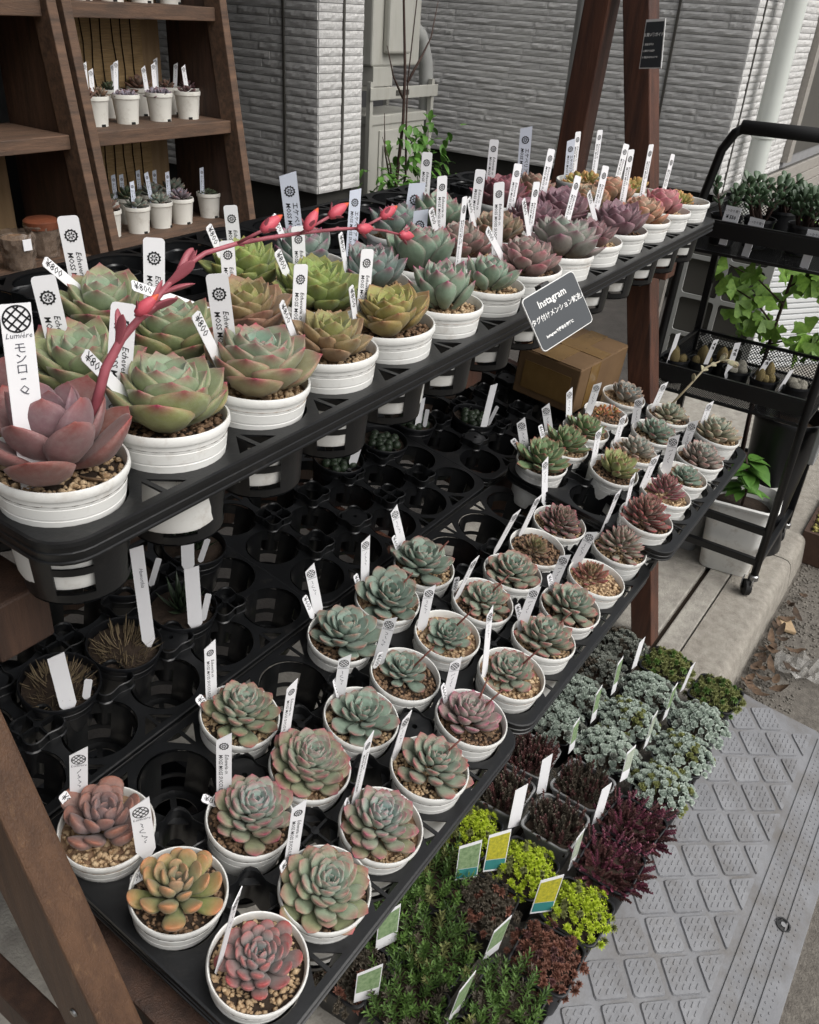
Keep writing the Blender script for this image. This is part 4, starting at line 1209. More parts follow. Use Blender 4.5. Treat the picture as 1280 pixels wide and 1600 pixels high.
DESC = {'monroe': 'dusky red broad-leaved', 'agavo': 'green red-tipped', 'agavo2': 'blue-green pink-tipped', 'olivepink': 'pinkish olive', 'olive': 'yellow-olive', 'olive2': 'light olive green', 'tips': 'grey-green pink-tipped', 'tips2': 'blue-grey pointed',
        'pinkgrey': 'pinkish grey', 'pinkgrey2': 'brownish beige', 'mauve': 'greenish mauve', 'purple': 'dull purple', 'maroon': 'dark maroon', 'peach': 'peach-coloured', 'peach2': 'grey-orange', 'blush': 'blush pink', 'cluster2': 'yellow-orange clustered',
        'cluster': 'red-green clustered', 'tea': 'grey-green red-flecked', 'tea2': 'blue-green pink-edged', 'jade': 'jade green', 'rose': 'green rosy-edged', 'pinkedge': 'pink-edged grey', 'crimson': 'crimson', 'brownie': 'small brownish', 'blackred': 'dark red-edged',
        'paleedge': 'pale red-edged', 'rededge': 'bright red-edged', 'dust': 'dusty grey-pink', 'dust2': 'dusty cream-green', 'lime': 'lime green', 'hunter': 'deep green red-edged', 'slate': 'slate grey', 'orange': 'plump orange', 'plum': 'plump dusky plum', 'redgrey': 'plump red-grey'}
ROWN = ['front row', 'second row', 'third row']

def potted(pos, rot, sp, R, N, label, seed, group, gv=0):
    rnd = random.Random(seed)
    tilt = Matrix.Rotation(rnd.uniform(-.05, .05), 3, 'X') @ Matrix.Rotation(rnd.uniform(-.05, .05), 3, 'Y')
    rm = rot @ tilt @ Matrix.Rotation(rnd.uniform(0, 6.28), 3, 'Z')
    root = Vector(pos) - rm @ Vector((0, 0, PH))
    t = thing('potted_succulent', root, label, 'potted plant', group, rm)
    link('pot', POT, t)
    g = link('gravel', GRAV[gv % 3], t, Matrix.Translation((0, 0, PH - .013)) @ Matrix.Rotation(rnd.uniform(0, 6.28), 4, 'Z')); g['kind'] = 'stuff'
    b = Vector((rnd.uniform(-.004, .004), rnd.uniform(-.004, .004), PH - .013))
    if R < .042: b += Vector((rnd.uniform(-.006, .006), rnd.uniform(-.006, .006), 0))
    ax = (rnd.uniform(-.12, .12), rnd.uniform(-.12, .12), 1)
    if sp.startswith('cluster'):
        for q in range(5):
            a = q * 1.3 + rnd.uniform(0, .5); rr_ = .020 if q else .004
            rosette(t, sp, R * .52 * rnd.uniform(.8, 1.15), max(8, N // 3), rnd, b + Vector((rr_ * math.cos(a), rr_ * math.sin(a), rnd.uniform(.0, .012))), (math.cos(a) * .5, math.sin(a) * .5, 1))
    else:
        dome = .20 if sp in ('paleedge', 'rededge') else (.06 if sp in ('tea', 'tea2') else 0)
        rosette(t, sp, R, N, rnd, b, ax, dome)
    return t

TOPOBJ = {}
cnt = {}
for (r, c, p, sp, R, N) in sorted(TOP_POTS, key=lambda q: (q[0], q[1])):
    cnt[r] = cnt.get(r, 0) + 1
    n_in_row = sum(1 for q in TOP_POTS if q[0] == r)
    lab = '%s rosette in white pot, %s from near end, %s of top shelf' % (DESC[sp], ORD[cnt[r] - 1], ROWN[r])
    t = potted(p, TTILT, sp, R * 1.04, N, lab, 100 * r + c, 'white potted succulents on the top shelf', r + c)
    TOPOBJ[(r, c)] = (t, ORD[cnt[r] - 1], p)
rowid = {}
for r, s in enumerate(['CGHJQPTUVYZabcd', 'BFEIKORSWXefgh', 'ADLMNijklm']):
    for k, ch in enumerate(s): rowid[ch] = (r, k)
LOWOBJ = {}
stalked = {'P': 1, 'T': 1, 'J': 1, 'K': 1, 'O': 1, 'R': 1, 'Q': 2, 'N': 1, 'M': 1}
for k, (idn, p, sp, R, N) in enumerate(LOW_POTS):
    r, q = rowid[idn]
    lab = '%s rosette in white pot, %s from near end, %s of lower shelf' % (DESC[sp], ORD[q], ROWN[r])
    t = potted(p, LROT, sp, R * (1.13 if LEAF[sp][0] == 'plump' else 1.05), int(N * (1.15 if LEAF[sp][0] == 'plump' else 1)), lab, 900 + k, 'white potted succulents on the lower shelf', (1 if idn in 'BWR' else k % 3))
    LOWOBJ[idn] = t
    for q2 in range(stalked.get(idn, 0)):
        rnd = random.Random(k * 3 + q2); a = rnd.uniform(-.3, .9)
        d = (t.matrix_basis.to_3x3().inverted() @ Vector((.45 * math.cos(a), -.55 + .5 * q2, .9))).normalized()
        link('dry_stalk', MB().tube([(0, 0, PH), Vector((0, 0, PH)) + d * .03, Vector((0, 0, PH)) + d * .06 + Vector((0, 0, .004))], [.0018, .0016, .0013], 6).mesh('dry_stalk', 'thin_stalk', 'all'), t)

# the tall pink flower stalk of the nearest plant
t0 = TOPOBJ[(0, 0)][0]
inv = t0.matrix_basis.inverted()
SP_ = [(0.37, 0.54, 1.30), (0.387, 0.536, 1.342), (0.402, 0.532, 1.363), (0.422, 0.528, 1.379), (0.439, 0.524, 1.394), (0.457, 0.52, 1.409), (0.478, 0.516, 1.418), (0.509, 0.512, 1.421), (0.543, 0.508, 1.421), (0.579, 0.504, 1.42), (0.627, 0.5, 1.417), (0.656, 0.496, 1.414), (0.686, 0.492, 1.408), (0.713, 0.488, 1.400)]
SPL = [inv @ Vector(p) for p in SP_]
link('flower_stalk', MB().tube(SPL, [.0042, .0038, .0033, .0028, .0025, .0022, .0020, .0019, .0018, .0016, .0015, .0014, .0012, .0011], 10).mesh('flower_stalk', 'stalk', 'all'), t0)
BRACT = leaf_mesh('ovate', .30, .14, .1, .12); BRACT.materials.append(M['stalk'])
rnd = random.Random(5)
for i in range(1, 11):
    for q in range(2 if i < 6 else 1):
        p = SPL[i].lerp(SPL[i + 1], rnd.random()); d = (SPL[i + 1] - SPL[i]).normalized()
        side = Vector((rnd.uniform(-1, 1), rnd.uniform(-1, 1), rnd.uniform(-1, 1)))
        L = .030 if i < 5 else .013
        link('bract', BRACT, t0, Matrix.Translation(p) @ orient(d + side * .35, side).to_4x4() @ Matrix.Diagonal((L, L, L, 1)))
def flower_mesh():
    mb = MB(); mb.cur = 0
    mb.lathe([(.0, 0), (.003, .001), (.0048, .005), (.0052, .010), (.0042, .015), (.0026, .019)], 10); mb.cur = 1
    mb.lathe([(.0026, .019), (.0012, .022), (.0004, .0235), (0, .0225)], 10)
    return mb.mesh('flower', ['flower', 'flower_tip'], 'all')
FL = flower_mesh()
for (p, d, on) in [((0.515, 0.49, 1.434), (.5, -.1, .25), 7), ((0.569, 0.49, 1.426), (.5, 0, .5), 9), ((0.600, 0.49, 1.433), (.7, -.2, .35), 9), ((0.640, 0.488, 1.417), (1, 0, -.1), 11), ((0.672, 0.486, 1.423), (.8, -.1, .3), 11), ((0.705, 0.486, 1.402), (1, -.05, -.2), 13), ((0.404, 0.515, 1.385), (.6, -.4, .6), 3)]:
    pl = inv @ Vector(p); dl_ = inv.to_3x3() @ Vector(d)
    link('flower', FL, t0, Matrix.Translation(pl) @ Vector((0, 0, 1)).rotation_difference(dl_).to_matrix().to_4x4())
    link('flower_stem', MB().tube([SPL[on], (SPL[on] + pl) / 2, pl], .0013, 6).mesh('flower_stem', 'stalk', 'all'), t0)
    for q in range(3):
        a = q * 2.1 + rnd.random(); s = dl_.orthogonal().normalized(); s.rotate(Matrix.Rotation(a, 3, dl_.normalized()))
        link('sepal', BRACT, t0, Matrix.Translation(pl) @ orient(dl_.normalized() + s * .8, s).to_4x4() @ Matrix.Diagonal((.011, .013, .011, 1)))

# arching grey flower stalk at the far end of the lower shelf
t1 = LOWOBJ['h']; inv1 = t1.matrix_basis.inverted()
pts = [inv1 @ Vector(p) for p in [(1.94, .53, .79), (1.98, .50, .85), (2.02, .485, .885), (2.06, .46, .90), (2.085, .44, .89)]]
link('flower_stalk', MB().tube(pts, [.0028, .0026, .0024, .002, .0015], 7).mesh('flower_stalk', 'leaf_dust2', 'all'), t1)
for k in range(12):
    i = 1 + k % 3; p = pts[i].lerp(pts[i + 1], rnd.random()); side = Vector((rnd.uniform(-1, 1), rnd.uniform(-1, 1), rnd.uniform(-1, 1)))
    link('bract', leaf_for('dust2'), t1, Matrix.Translation(p) @ orient((pts[i + 1] - pts[i]).normalized() + side * .6, side).to_4x4() @ Matrix.Diagonal((.022, .02, .02, 1)))

# ================================================================ plant tags and price tags
def gear_mesh():
    mb = MB(); n = 24
    ro = [.34 if k % 2 else .28 for k in range(n)]
    vs = [(ro[k] * math.cos(2 * pi * k / n), ro[k] * math.sin(2 * pi * k / n), 0) for k in range(n)] + [(.22 * math.cos(2 * pi * k / n), .22 * math.sin(2 * pi * k / n), 0) for k in range(n)]
    mb.add(vs, [(k, (k + 1) % n, n + (k + 1) % n, n + k) for k in range(n)])
    for k in range(7):
        a = 2 * pi * k / 7 + .3; u = Vector((math.cos(a), math.sin(a), 0)); q = Vector((-u.y, u.x, 0))
        mb.add([u * .03, u * .12 + q * .055, u * .21, u * .12 - q * .03], [(0, 1, 2, 3)])
    return mb.mesh('gear', 'ink')
def globe_mesh():
    mb = MB(); n = 28
    def ring(pts, w_):
        for a, b in zip(pts[:-1], pts[1:]):
            a = Vector(a); b = Vector(b); d = (b - a).normalized(); nrm = Vector((-d.y, d.x, 0)) * w_ / 2
            mb.add([a - nrm, b - nrm, b + nrm, a + nrm], [(0, 1, 2, 3)])
    ring([(.38 * math.cos(2 * pi * k / n), .38 * math.sin(2 * pi * k / n), 0) for k in range(n + 1)], .05)
    for k in (-.2, 0, .2):
        h = math.sqrt(.38 ** 2 - k * k)
        r = Matrix.Rotation(pi / 4, 3, 'Z')
        ring([r @ Vector((-h, k, 0)), r @ Vector((h, k, 0))], .05)
        ring([r @ Vector((k, -h, 0)), r @ Vector((k, h, 0))], .05)
    return mb.mesh('globe', 'ink')
GEAR, GLOBE = gear_mesh(), globe_mesh()
DOWN = Matrix.Rotation(-pi / 2, 4, 'Z')       # text runs down the tag
T_E = text_mesh('t', 'Echeveria cv.', .36, shear=.25, bold=.002)
T_M = text_mesh('t', 'MOSS MOSS SUCCULENT', .36, bold=.004, shear=.15)
T_J = text_mesh('t', 'エケベリア チワワ', .40, bold=.003)
T_L = text_mesh('t', 'Lumière', .26, 'grey_ink', .3, 'CENTER')
T_Q = [text_mesh('t', ch, .42, 'grey_ink', align='CENTER') for ch in 'モンロｰQ']
def scribble(seed):
    rnd = random.Random(seed); mb = MB(); p = Vector((0, 0, 0))
    for k in range(15):
        q = Vector((rnd.uniform(-.17, .17), -.11 * k, 0))
        d = (q - p)
        if d.length > 1e-3 and k % 4 != 0:
            d.normalize(); nrm = Vector((-d.y, d.x, 0)) * .018
            mb.add([p - nrm, q - nrm, q + nrm, p + nrm], [(0, 1, 2, 3)])
        p = q
    return mb.mesh('scribble', 'grey_ink')
I4 = Matrix.Identity(4); TR = Matrix.Translation
LET = {
    'R': join_meshes('lettering', [(GEAR, TR((0, -.95, 0)), 0), (T_E, TR((.17, -1.75, 0)) @ DOWN, 0), (T_M, TR((-.22, -1.75, 0)) @ DOWN, 0)], ['ink']),
    'M': join_meshes('lettering', [(GEAR, TR((0, -1.15, 0)), 0), (T_E, TR((.17, -1.9, 0)) @ DOWN, 0), (T_M, TR((-.22, -1.9, 0)) @ DOWN, 0)], ['ink']),
    'B': join_meshes('lettering', [(GEAR, TR((0, -1.1, 0)), 0), (T_J, TR((.2, -1.75, 0)) @ DOWN, 0), (T_M, TR((-.2, -1.75, 0)) @ DOWN, 0)], ['ink']),
    'Q': join_meshes('lettering', [(GLOBE, TR((0, -.5, 0)) @ Matrix.Scale(1.15, 4), 0), (T_L, TR((0, -1.06, 0)), 1)] + [(m_, TR((0, -1.5 - .36 * k, 0)) , 1) for k, m_ in enumerate(T_Q)], ['ink', 'grey_ink']),
}
for k in range(4):
    LET['S%d' % k] = join_meshes('lettering', [(GLOBE, TR((0, -.98, 0)), 0), (T_L, TR((0, -1.48, 0)), 1), (scribble(k), TR((0, -1.8, 0)), 1)], ['ink', 'grey_ink'])
for pr in ('800', '900', '600', '500', '1000'):
    LET['P' + pr] = join_meshes('lettering', [(text_mesh('t', '¥' + pr, 1.0 if len(pr) < 4 else .8, bold=.0), TR((0, -.22, 0)) @ DOWN, 0)], ['ink'])
LET['H'] = join_meshes('lettering', [(text_mesh('t', 'Haworthia', .42, 'grey_ink', .3), TR((.1, -2.0, 0)) @ DOWN, 0)], ['grey_ink'])
CAMP = Vector((0, 0, 1.6))
FULLW = {'R': .0165, 'M': .0165, 'B': .0185, 'S': .0165, 'Q': .0215, 'P': .0115, 'W': .018, 'w': .008}
def plant_tag(kind, base, top, wid, label, price='800', name='plant_tag', group='white plant tags', let=True, flip=1):
    base = Vector(base); top = Vector(top)
    zd = top - base; L = zd.length; zd.normalize()
    W = max(wid, FULLW[kind])
    ang = math.acos(max(.06, min(1, wid / W)))
    view = (CAMP - (base + top) / 2); n0 = (view - zd * view.dot(zd)).normalized()
    n0 = Matrix.Rotation(ang * flip, 3, zd) @ n0
    yd = -n0; xd = yd.cross(zd).normalized()
    if kind in 'R': poly = [(-.5, 0)] + [(-.5, L / W - .16), (-.45, L / W - .05), (-.34, L / W)] + [(.34, L / W), (.45, L / W - .05), (.5, L / W - .16)] + [(.5, 0)]
    elif kind in 'SM': poly = [(-.5, 0), (-.5, L / W - .62), (.5, L / W), (.5, 0)]
    elif kind in 'BW': poly = [(-.5, 0), (-.5, L / W - .22), (.5, L / W), (.5, 0)]
    elif kind == 'Q': poly = [(-.5, 0), (-.5, L / W), (.5, L / W), (.5, 0)]
    else: poly = [(-.5, 0), (-.5, L / W - .2), (-.35, L / W), (.35, L / W), (.5, L / W - .2), (.5, 0)]
    poly = [(.06, -.9), (-.06, -.9)] + poly if kind not in 'Pw' else [(.2, -.5), (-.2, -.5)] + poly
    mb = MB(); n = len(poly); th = .00045
    vs = [(x * W, -th, z * W) for x, z in poly] + [(x * W, th, z * W) for x, z in poly]
    mb.add(vs, [tuple(range(n)), tuple(range(n, 2 * n))[::-1]] + [(i, n + i, n + (i + 1) % n, (i + 1) % n) for i in range(n)])
    me = mb.mesh(name, 'blue_tag_plastic' if kind in 'B' else 'tag_plastic')
    o = link(name, me, None, Matrix.Translation(base) @ Matrix((xd, yd, zd)).transposed().to_4x4())
    tag(o, label, 'price tag' if name == 'price_tag' else 'plant tag', group)
    key = 'P' + price if kind == 'P' else ('S%d' % random.randrange(4) if kind == 'S' else kind)
    if let and key in LET:
        link('lettering', LET[key], o, Matrix.Translation((0, -th - .0003, L)) @ Matrix.Rotation(pi / 2, 4, 'X') @ Matrix.Scale(W, 4))
    return o
seen = {}
def uniq(s):
    seen[s] = seen.get(s, 0) + 1
    return s if seen[s] == 1 else s + ', the %s one' % ('other' if seen[s] == 2 else 'third')
KW = {'R': 'white rounded name tag', 'B': 'pale blue slanted name tag', 'Q': 'large white square-topped name tag', 'S': 'white slanted globe-logo tag', 'M': 'white slanted printed name tag', 'P': 'small price tag'}
for (r, c, k, b, tp, wd) in TOP_TAGS:
    pr = '900' if c in (7, 9) else '800'
    if (r, c) in TOPOBJ: where = 'at the %s pot, %s of top shelf' % (TOPOBJ[(r, c)][1], ROWN[r])
    else: where = 'in the third row gap %s' % ('near mid shelf' if c < 10 else 'before the far leg')
    nmx = 'price_tag' if k == 'P' else 'plant_tag'
    plant_tag(k, b, tp, wd, uniq('%s %s' % (KW[k] + (' reading %s yen' % pr if k == 'P' else ''), where)), pr, nmx, 'price tags in the pots' if k == 'P' else 'plant tags in the pots', flip=1)
for (idn, k, b, tp, wd) in LOW_TAGS:
    r, q = rowid[idn]
    pr = {'A': '900', 'B': '900'}.get(idn, '800' if idn in 'DEFGH' else '600')
    nmx = 'price_tag' if k == 'P' else 'plant_tag'
    plant_tag(k, b, tp, wd, uniq('%s at the %s pot, %s of lower shelf' % (KW[k], ORD[q], ROWN[r])), pr, nmx, 'price tags in the pots' if k == 'P' else 'plant tags in the pots', flip=1)
# ================================================================ black pots in the back wells of the lower shelf
SOILD = MB().lathe([(.048, 0), (.03, .002), (0, .003)], 24).mesh('soil', 'soil', 'all')
def spike(L, W, mat, bend=.25):
    mb = MB(); n = 6; vs = []
    for i in range(n + 1):
        t = i / n; w_ = W * (1 - t) ** .7 * (.6 + .8 * t * (1 - t) * 2)
        for x, z in ((-w_ / 2, .12 * w_), (0, -.25 * w_), (w_ / 2, .12 * w_), (0, .18 * w_)):
            vs.append((x, t * L, z + bend * L * t * t))
    fs = []
    for i in range(n):
        for k in range(4): fs.append((i * 4 + k, (i + 1) * 4 + k, (i + 1) * 4 + (k + 1) % 4, i * 4 + (k + 1) % 4))
    return mb.add(vs, fs).mesh('leaf', mat, 'all')
HAW = spike(1, .24, 'haworthia'); DRY = spike(1, .10, 'dry_plant', .1)
def black_pot(pos, label, sort, seed, tall=True):
    rnd = random.Random(seed)
    root = Vector(pos) - LROT @ Vector((0, 0, .088))
    t = thing('black_potted_plant', root, label, 'potted plant', 'black potted plants on the lower shelf', LROT)
    link('pot', BPOT, t); link('soil', SOILD, t, Matrix.Translation((0, 0, .074)))
    if sort == 'haw':
        for i in range(26):
            f = i / 26; a = i * 2.4; th = .15 + 1.0 * f
            d = Vector((math.cos(a) * math.sin(th), math.sin(a) * math.sin(th), math.cos(th))); L = .062 * (.7 + .3 * f)
            link('leaf', HAW, t, Matrix.Translation((0, 0, .076)) @ orient(d, -Vector((math.cos(a), math.sin(a), 0)) + Vector((0, 0, .4))).to_4x4() @ Matrix.Diagonal((L * 1.2, L, L, 1)))
    elif sort == 'dry':
        for i in range(170):
            a = rnd.uniform(0, 6.28); r = .038 * math.sqrt(rnd.random()); th = rnd.uniform(.1, 1.2)
            d = Vector((math.cos(a) * math.sin(th), math.sin(a) * math.sin(th), math.cos(th))); L = rnd.uniform(.014, .026)
            link('leaf', DRY, t, Matrix.Translation((r * math.cos(a), r * math.sin(a), .076)) @ orient(d, (0, 0, 1)).to_4x4() @ Matrix.Diagonal((L * 1.2, L, L, 1)))
    elif sort == 'bald':
        for i in range(14):
            a = i * 2.4; r = .034 * math.sqrt(i / 14)
            link('offset', MB().lathe([(0, .014), (.006, .0125), (.010, .007), (.0095, 0)], 10).mesh('offset', 'haworthia', 'all'), t, Matrix.Translation((r * math.cos(a), r * math.sin(a), .075)))
    return t
black_pot((0.468, 0.834, 0.797), 'black pot of wispy brown growth nearest the timber leg', 'dry', 1)
black_pot((0.573, 0.833, 0.795), 'black pot of straw-coloured tuft with tall handwritten tag', 'dry', 2)
black_pot((0.684, 0.836, 0.794), 'black pot of dark pointed haworthia with broad white tag', 'haw', 3)
black_pot((0.668, 0.946, 0.812), 'black pot of dark haworthia half hidden under the top shelf', 'haw', 4)
black_pot((0.798, 0.930, 0.808), 'black pot of dark haworthia behind the straw tuft pots', 'haw', 5)
black_pot((1.198, 0.946, 0.806), 'black pot under the top tray with one torn white tag', 'bald', 6)
black_pot((1.336, 0.935, 0.802), 'black pot of small green offsets beneath the top shelf middle', 'bald', 7)
black_pot((1.462, 0.945, 0.803), 'black pot of small green offsets beside the timber bearer end', 'bald', 8)
black_pot((1.601, 0.868, 0.786), 'black pot of grey-green offsets with a bent wire and white tag', 'bald', 9)
WT = [('W', (0.451, 0.795, 0.790), (0.449, 0.798, 0.874), .021, 'broad blank white tag in the black pot nearest the leg'),
      ('w', (0.475, 0.790, 0.789), (0.479, 0.784, 0.819), .010, 'narrow blank white tag in the black pot nearest the leg'),
      ('W', (0.600, 0.814, 0.792), (0.599, 0.814, 0.953), .018, 'tall white tag with handwriting in the straw tuft pot'),
      ('W', (0.672, 0.796, 0.787), (0.673, 0.795, 0.889), .021, 'broad blank white tag in the pointed haworthia pot'),
      ('w', (0.687, 0.795, 0.787), (0.693, 0.786, 0.833), .009, 'narrow blank white tag in the pointed haworthia pot'),
      ('w', (0.681, 0.900, 0.805), (0.688, 0.884, 0.856), .009, 'narrow white tag in the half hidden haworthia pot'),
      ('W', (0.753, 0.897, 0.804), (0.755, 0.896, 0.848), .020, 'short broad white tag below the hanging tray wells'),
      ('w', (0.776, 0.893, 0.803), (0.784, 0.881, 0.845), .009, 'narrow white tag beside the short broad white tag'),
      ('W', (1.208, 0.918, 0.802), (1.217, 0.908, 0.857), .016, 'torn white tag in the black pot under the top tray'),
      ('W', (1.450, 0.925, 0.799), (1.453, 0.921, 0.860), .013, 'white tag in the black pot beside the timber bearer'),
      ('w', (1.459, 0.913, 0.796), (1.461, 0.910, 0.834), .009, 'narrow white tag in the black pot beside the timber bearer'),
      ('W', (1.577, 0.829, 0.778), (1.581, 0.817, 0.884), .014, 'tall white tag in the black pot with bent wire'),
      ('w', (1.598, 0.828, 0.777), (1.604, 0.814, 0.823), .008, 'narrow white tag in the black pot with bent wire')]
for kk, b, tp, wd, lb in WT:
    o = plant_tag(kk, b, tp, wd, lb, group='plain white tags in the black pots')
    if 'handwriting' in lb:
        link('lettering', LET['H'], o, Matrix.Translation((0, -.0008, (Vector(tp) - Vector(b)).length)) @ Matrix.Rotation(pi / 2, 4, 'X') @ Matrix.Scale(.018, 4))

# ================================================================ signs
def panel_frame(c00, c10, c01):
    """origin at lower-left, x along the bottom edge, y up the side"""
    o = Vector(c00); x = (Vector(c10) - o); y = (Vector(c01) - o)
    w_, h_ = x.length, y.length; x.normalize(); z = x.cross(y).normalized(); y = z.cross(x)
    return Matrix.Translation(o) @ Matrix((x, y, z)).transposed().to_4x4(), w_, h_
mwf, w_, h_ = panel_frame((.951, .427, 1.229), (1.045, .405, 1.254), (.951, .462, 1.290))
w_, h_ = .0985, .0715
sg = link('chalkboard_sign', MB().prism(rrect(0, 0, w_, h_, .006, 3), -.002, 0).mesh('chalkboard_sign', 'chalk'), None, mwf)
tag(sg, 'small dark sign with white lettering clipped to the top tray edge', 'sign')
link('panel', MB().prism(rrect(.0011, .0011, w_ - .0011, h_ - .0011, .0055, 3), 0, .0005).mesh('panel', 'board'), sg)
def sign_text(parent, body, x, y, size, shear=0, rot=0, align='CENTER', bold=.0002):
    link('lettering', text_mesh('lettering', body, size, 'chalk', shear, align, bold), parent, Matrix.Translation((x, y, .0010)) @ Matrix.Rotation(rot, 4, 'Z'))
sign_text(sg, 'Instagram', .047, .0545, .0135, 0, 0, bold=.00025)
sign_text(sg, 'タグ付けメンション歓迎♪', .049, .038, .0086, 0, 0, bold=.00012)
sign_text(sg, 'Instagramで是非お気軽に', .040, .015, .0048)
link('clip', MB().box((.04, h_ - .008, -.014), (.056, h_ + .004, -.002)).mesh('clip', 'black_plastic', False, .001), sg)
mwf, w2_, h2_ = panel_frame((2.058, .796, 1.497), (2.040, .738, 1.503), (2.060, .803, 1.592))
w2_, h2_ = .060, .095
s2 = link('notice_sign', MB().add([(0, 0, 0), (w2_, 0, 0), (w2_ - .003, h2_, 0), (.006, h2_, 0), (0, 0, -.0015), (w2_, 0, -.0015), (w2_ - .003, h2_, -.0015), (.006, h2_, -.0015)],
          [(0, 1, 2, 3), (7, 6, 5, 4), (0, 4, 5, 1), (1, 5, 6, 2), (2, 6, 7, 3), (3, 7, 4, 0)]).mesh('notice_sign', 'chalk'), None, mwf)
tag(s2, 'small dark notice with numbered white lines tied to the far leg', 'sign')
link('panel', MB().add([(.0022, .0022, .0006), (w2_ - .0022, .0022, .0006), (w2_ - .005, h2_ - .005, .0006), (.008, h2_ - .005, .0006)], [(0, 1, 2, 3)]).mesh('panel', 'board'), s2)
sign_text(s2, 'お買い物ガイド', .031, .065, .0076, bold=.0003)
for k, tx in enumerate(['1. 商品を選ぶ', '2. 店内でお会計', '3. 袋詰めはセルフで']):
    sign_text(s2, tx, .006, .047 - .0125 * k, .0046, align='LEFT', bold=.0002)

# ================================================================ cardboard box on the lower shelf
bx = thing('cardboard_box', (1.80, .715, .765), 'taped brown cardboard box behind the far leg', 'box', rot=Matrix.Rotation(-.06, 3, 'Z') @ Matrix.Rotation(.08, 3, 'X'))
link('carton', MB().box((0, 0, 0), (.25, .17, .115)).mesh('carton', 'cardboard', False, .003), bx)
link('flap', MB().box((.002, .002, .1155), (.248, .083, .1175)).mesh('flap', 'cardboard', False, .0008), bx)
link('flap', MB().box((.002, .087, .1155), (.248, .168, .1172)).mesh('flap', 'cardboard', False, .0008), bx)
link('packing_tape', MB().box((-.001, .060, .1178), (.251, .110, .1186)).mesh('packing_tape', 'tape', False, .0003), bx)
link('packing_tape', MB().box((.05, -.0012, .0), (.10, .0, .112)).mesh('packing_tape', 'tape'), bx)
link('packing_tape', MB().box((.10, .0, .1180), (.15, .17, .1190)).mesh('packing_tape', 'tape'), bx)
link('packing_tape', MB().box((-.0014, .02, .02), (-.0002, .15, .09)).mesh('packing_tape', 'tape'), bx)

# ================================================================ black wire cart
ct = thing('wire_cart', (2.55, .30, 0), 'black metal wire-basket trolley on castors beyond the stand', 'trolley')
CW, CD = .47, .42   # along +y, along +x
def wire_panel(name, a, u, v, pitch=.011, r=.0011):
    """diamond wire mesh spanned by vectors u, v from corner a"""
    a = Vector(a); u = Vector(u); v = Vector(v); LU, LV = u.length, v.length; uu, vv = u / LU, v / LV; nn = uu.cross(vv)
    mb = MB()
    for sgn in (1, -1):
        k = -LV if sgn == 1 else 0
        while k < LU + (LV if sgn == -1 else 0):
            # line s = k + sgn * t * 1.0
            t0_, t1_ = 0, LV
            s0, s1 = k, k + sgn * LV
            pts_ = []
            for tt in (0, LV):
                pts_.append((k + sgn * tt, tt))
            (sa, ta), (sb, tb) = pts_
            lo, hi = 0.0, 1.0
            dx = sb - sa
            for bound, sg_ in ((0, 1), (LU, -1)):
                va = (sa - bound) * sg_; vb = (sb - bound) * sg_
                if va < 0 and vb < 0: lo, hi = 1, 0; break
                if va < 0: lo = max(lo, va / (va - vb))
                elif vb < 0: hi = min(hi, va / (va - vb))
            if hi > lo + 1e-4:
                p = a + uu * (sa + dx * lo) + vv * (LV * lo); q = a + uu * (sa + dx * hi) + vv * (LV * hi)
                mb.beam(p + nn * (.0006 * sgn), q + nn * (.0006 * sgn), .0022, .0014, nn)
            k += pitch
    o = link(name, mb.mesh(name, 'black_metal'), ct); o['kind'] = 'stuff'
    return o
posts = {(0, 0): 1.30, (CW, 0): 1.30, (0, CD): 1.05, (CW, CD): 1.05}
for (y, x), h in posts.items():
    if x == 0: continue
    link('post', MB().box((x - .011, y - .011, .06), (x + .011, y + .011, h + .08)).mesh('post', 'black_metal', False, .002), ct)
# near posts bend into the handle
hp = [(0, 0, .06), (0, 0, .6), (0, 0, 1.22), (-.005, .012, 1.29), (-.008, .035, 1.345), (-.01, .07, 1.365)]
hq = [(0, CW, .06), (0, CW, .6), (0, CW - .015, 1.05), (0, CW - .045, 1.22), (-.005, CW - .06, 1.30), (-.008, CW - .085, 1.345), (-.01, CW - .11, 1.362)]
link('post', MB().tube(hp, .0125, 10).mesh('post', 'black_metal', 'all'), ct)
link('post', MB().tube(hq, .0125, 10).mesh('post', 'black_metal', 'all'), ct)
link('handle', MB().tube([(-.01, .06, 1.366), (-.01, CW - .10, 1.362)], .018, 14).mesh('handle', 'handle_foam', 'all'), ct)
def basket(z, hgt, nm_, front=.042, lo=None):
    for (a, b) in (((0, 0), (0, CW)), ((0, CW), (CD, CW)), ((CD, CW), (CD, 0)), ((CD, 0), (0, 0))):
        for zz, th in ((z + hgt, .010), (z, .008)):
            link('rim_bar', MB().beam((a[0], a[1], zz), (b[0], b[1], zz), .010, th).mesh('rim_bar', 'black_metal'), ct)
    wire_panel(nm_, (0, 0, z), (CD, 0, 0), (0, CW, 0))
    wire_panel('side_mesh', (0, CW, z), (CD, 0, 0), (0, 0, hgt)); wire_panel('side_mesh', (0, 0, z), (CD, 0, 0), (0, 0, hgt))
    wire_panel('side_mesh', (CD, 0, z), (0, CW, 0), (0, 0, hgt))
    link('front_band', MB().box((-.006, 0, z + hgt - front), (-.001, CW, z + hgt)).mesh('front_band', 'black_metal', False, .001), ct)
basket(1.03, .085, 'shelf_mesh'); basket(.60, .075, 'shelf_mesh', .045)
for z in (.12, .232):
    for x in (0, CD):
        link('rail', MB().beam((x, 0, z), (x, CW, z), .018, .024).mesh('rail', 'black_metal', False, .002), ct)
link('rail', MB().beam((0, 0, .12), (CD, 0, .12), .018, .024).mesh('rail', 'black_metal', False, .002), ct)
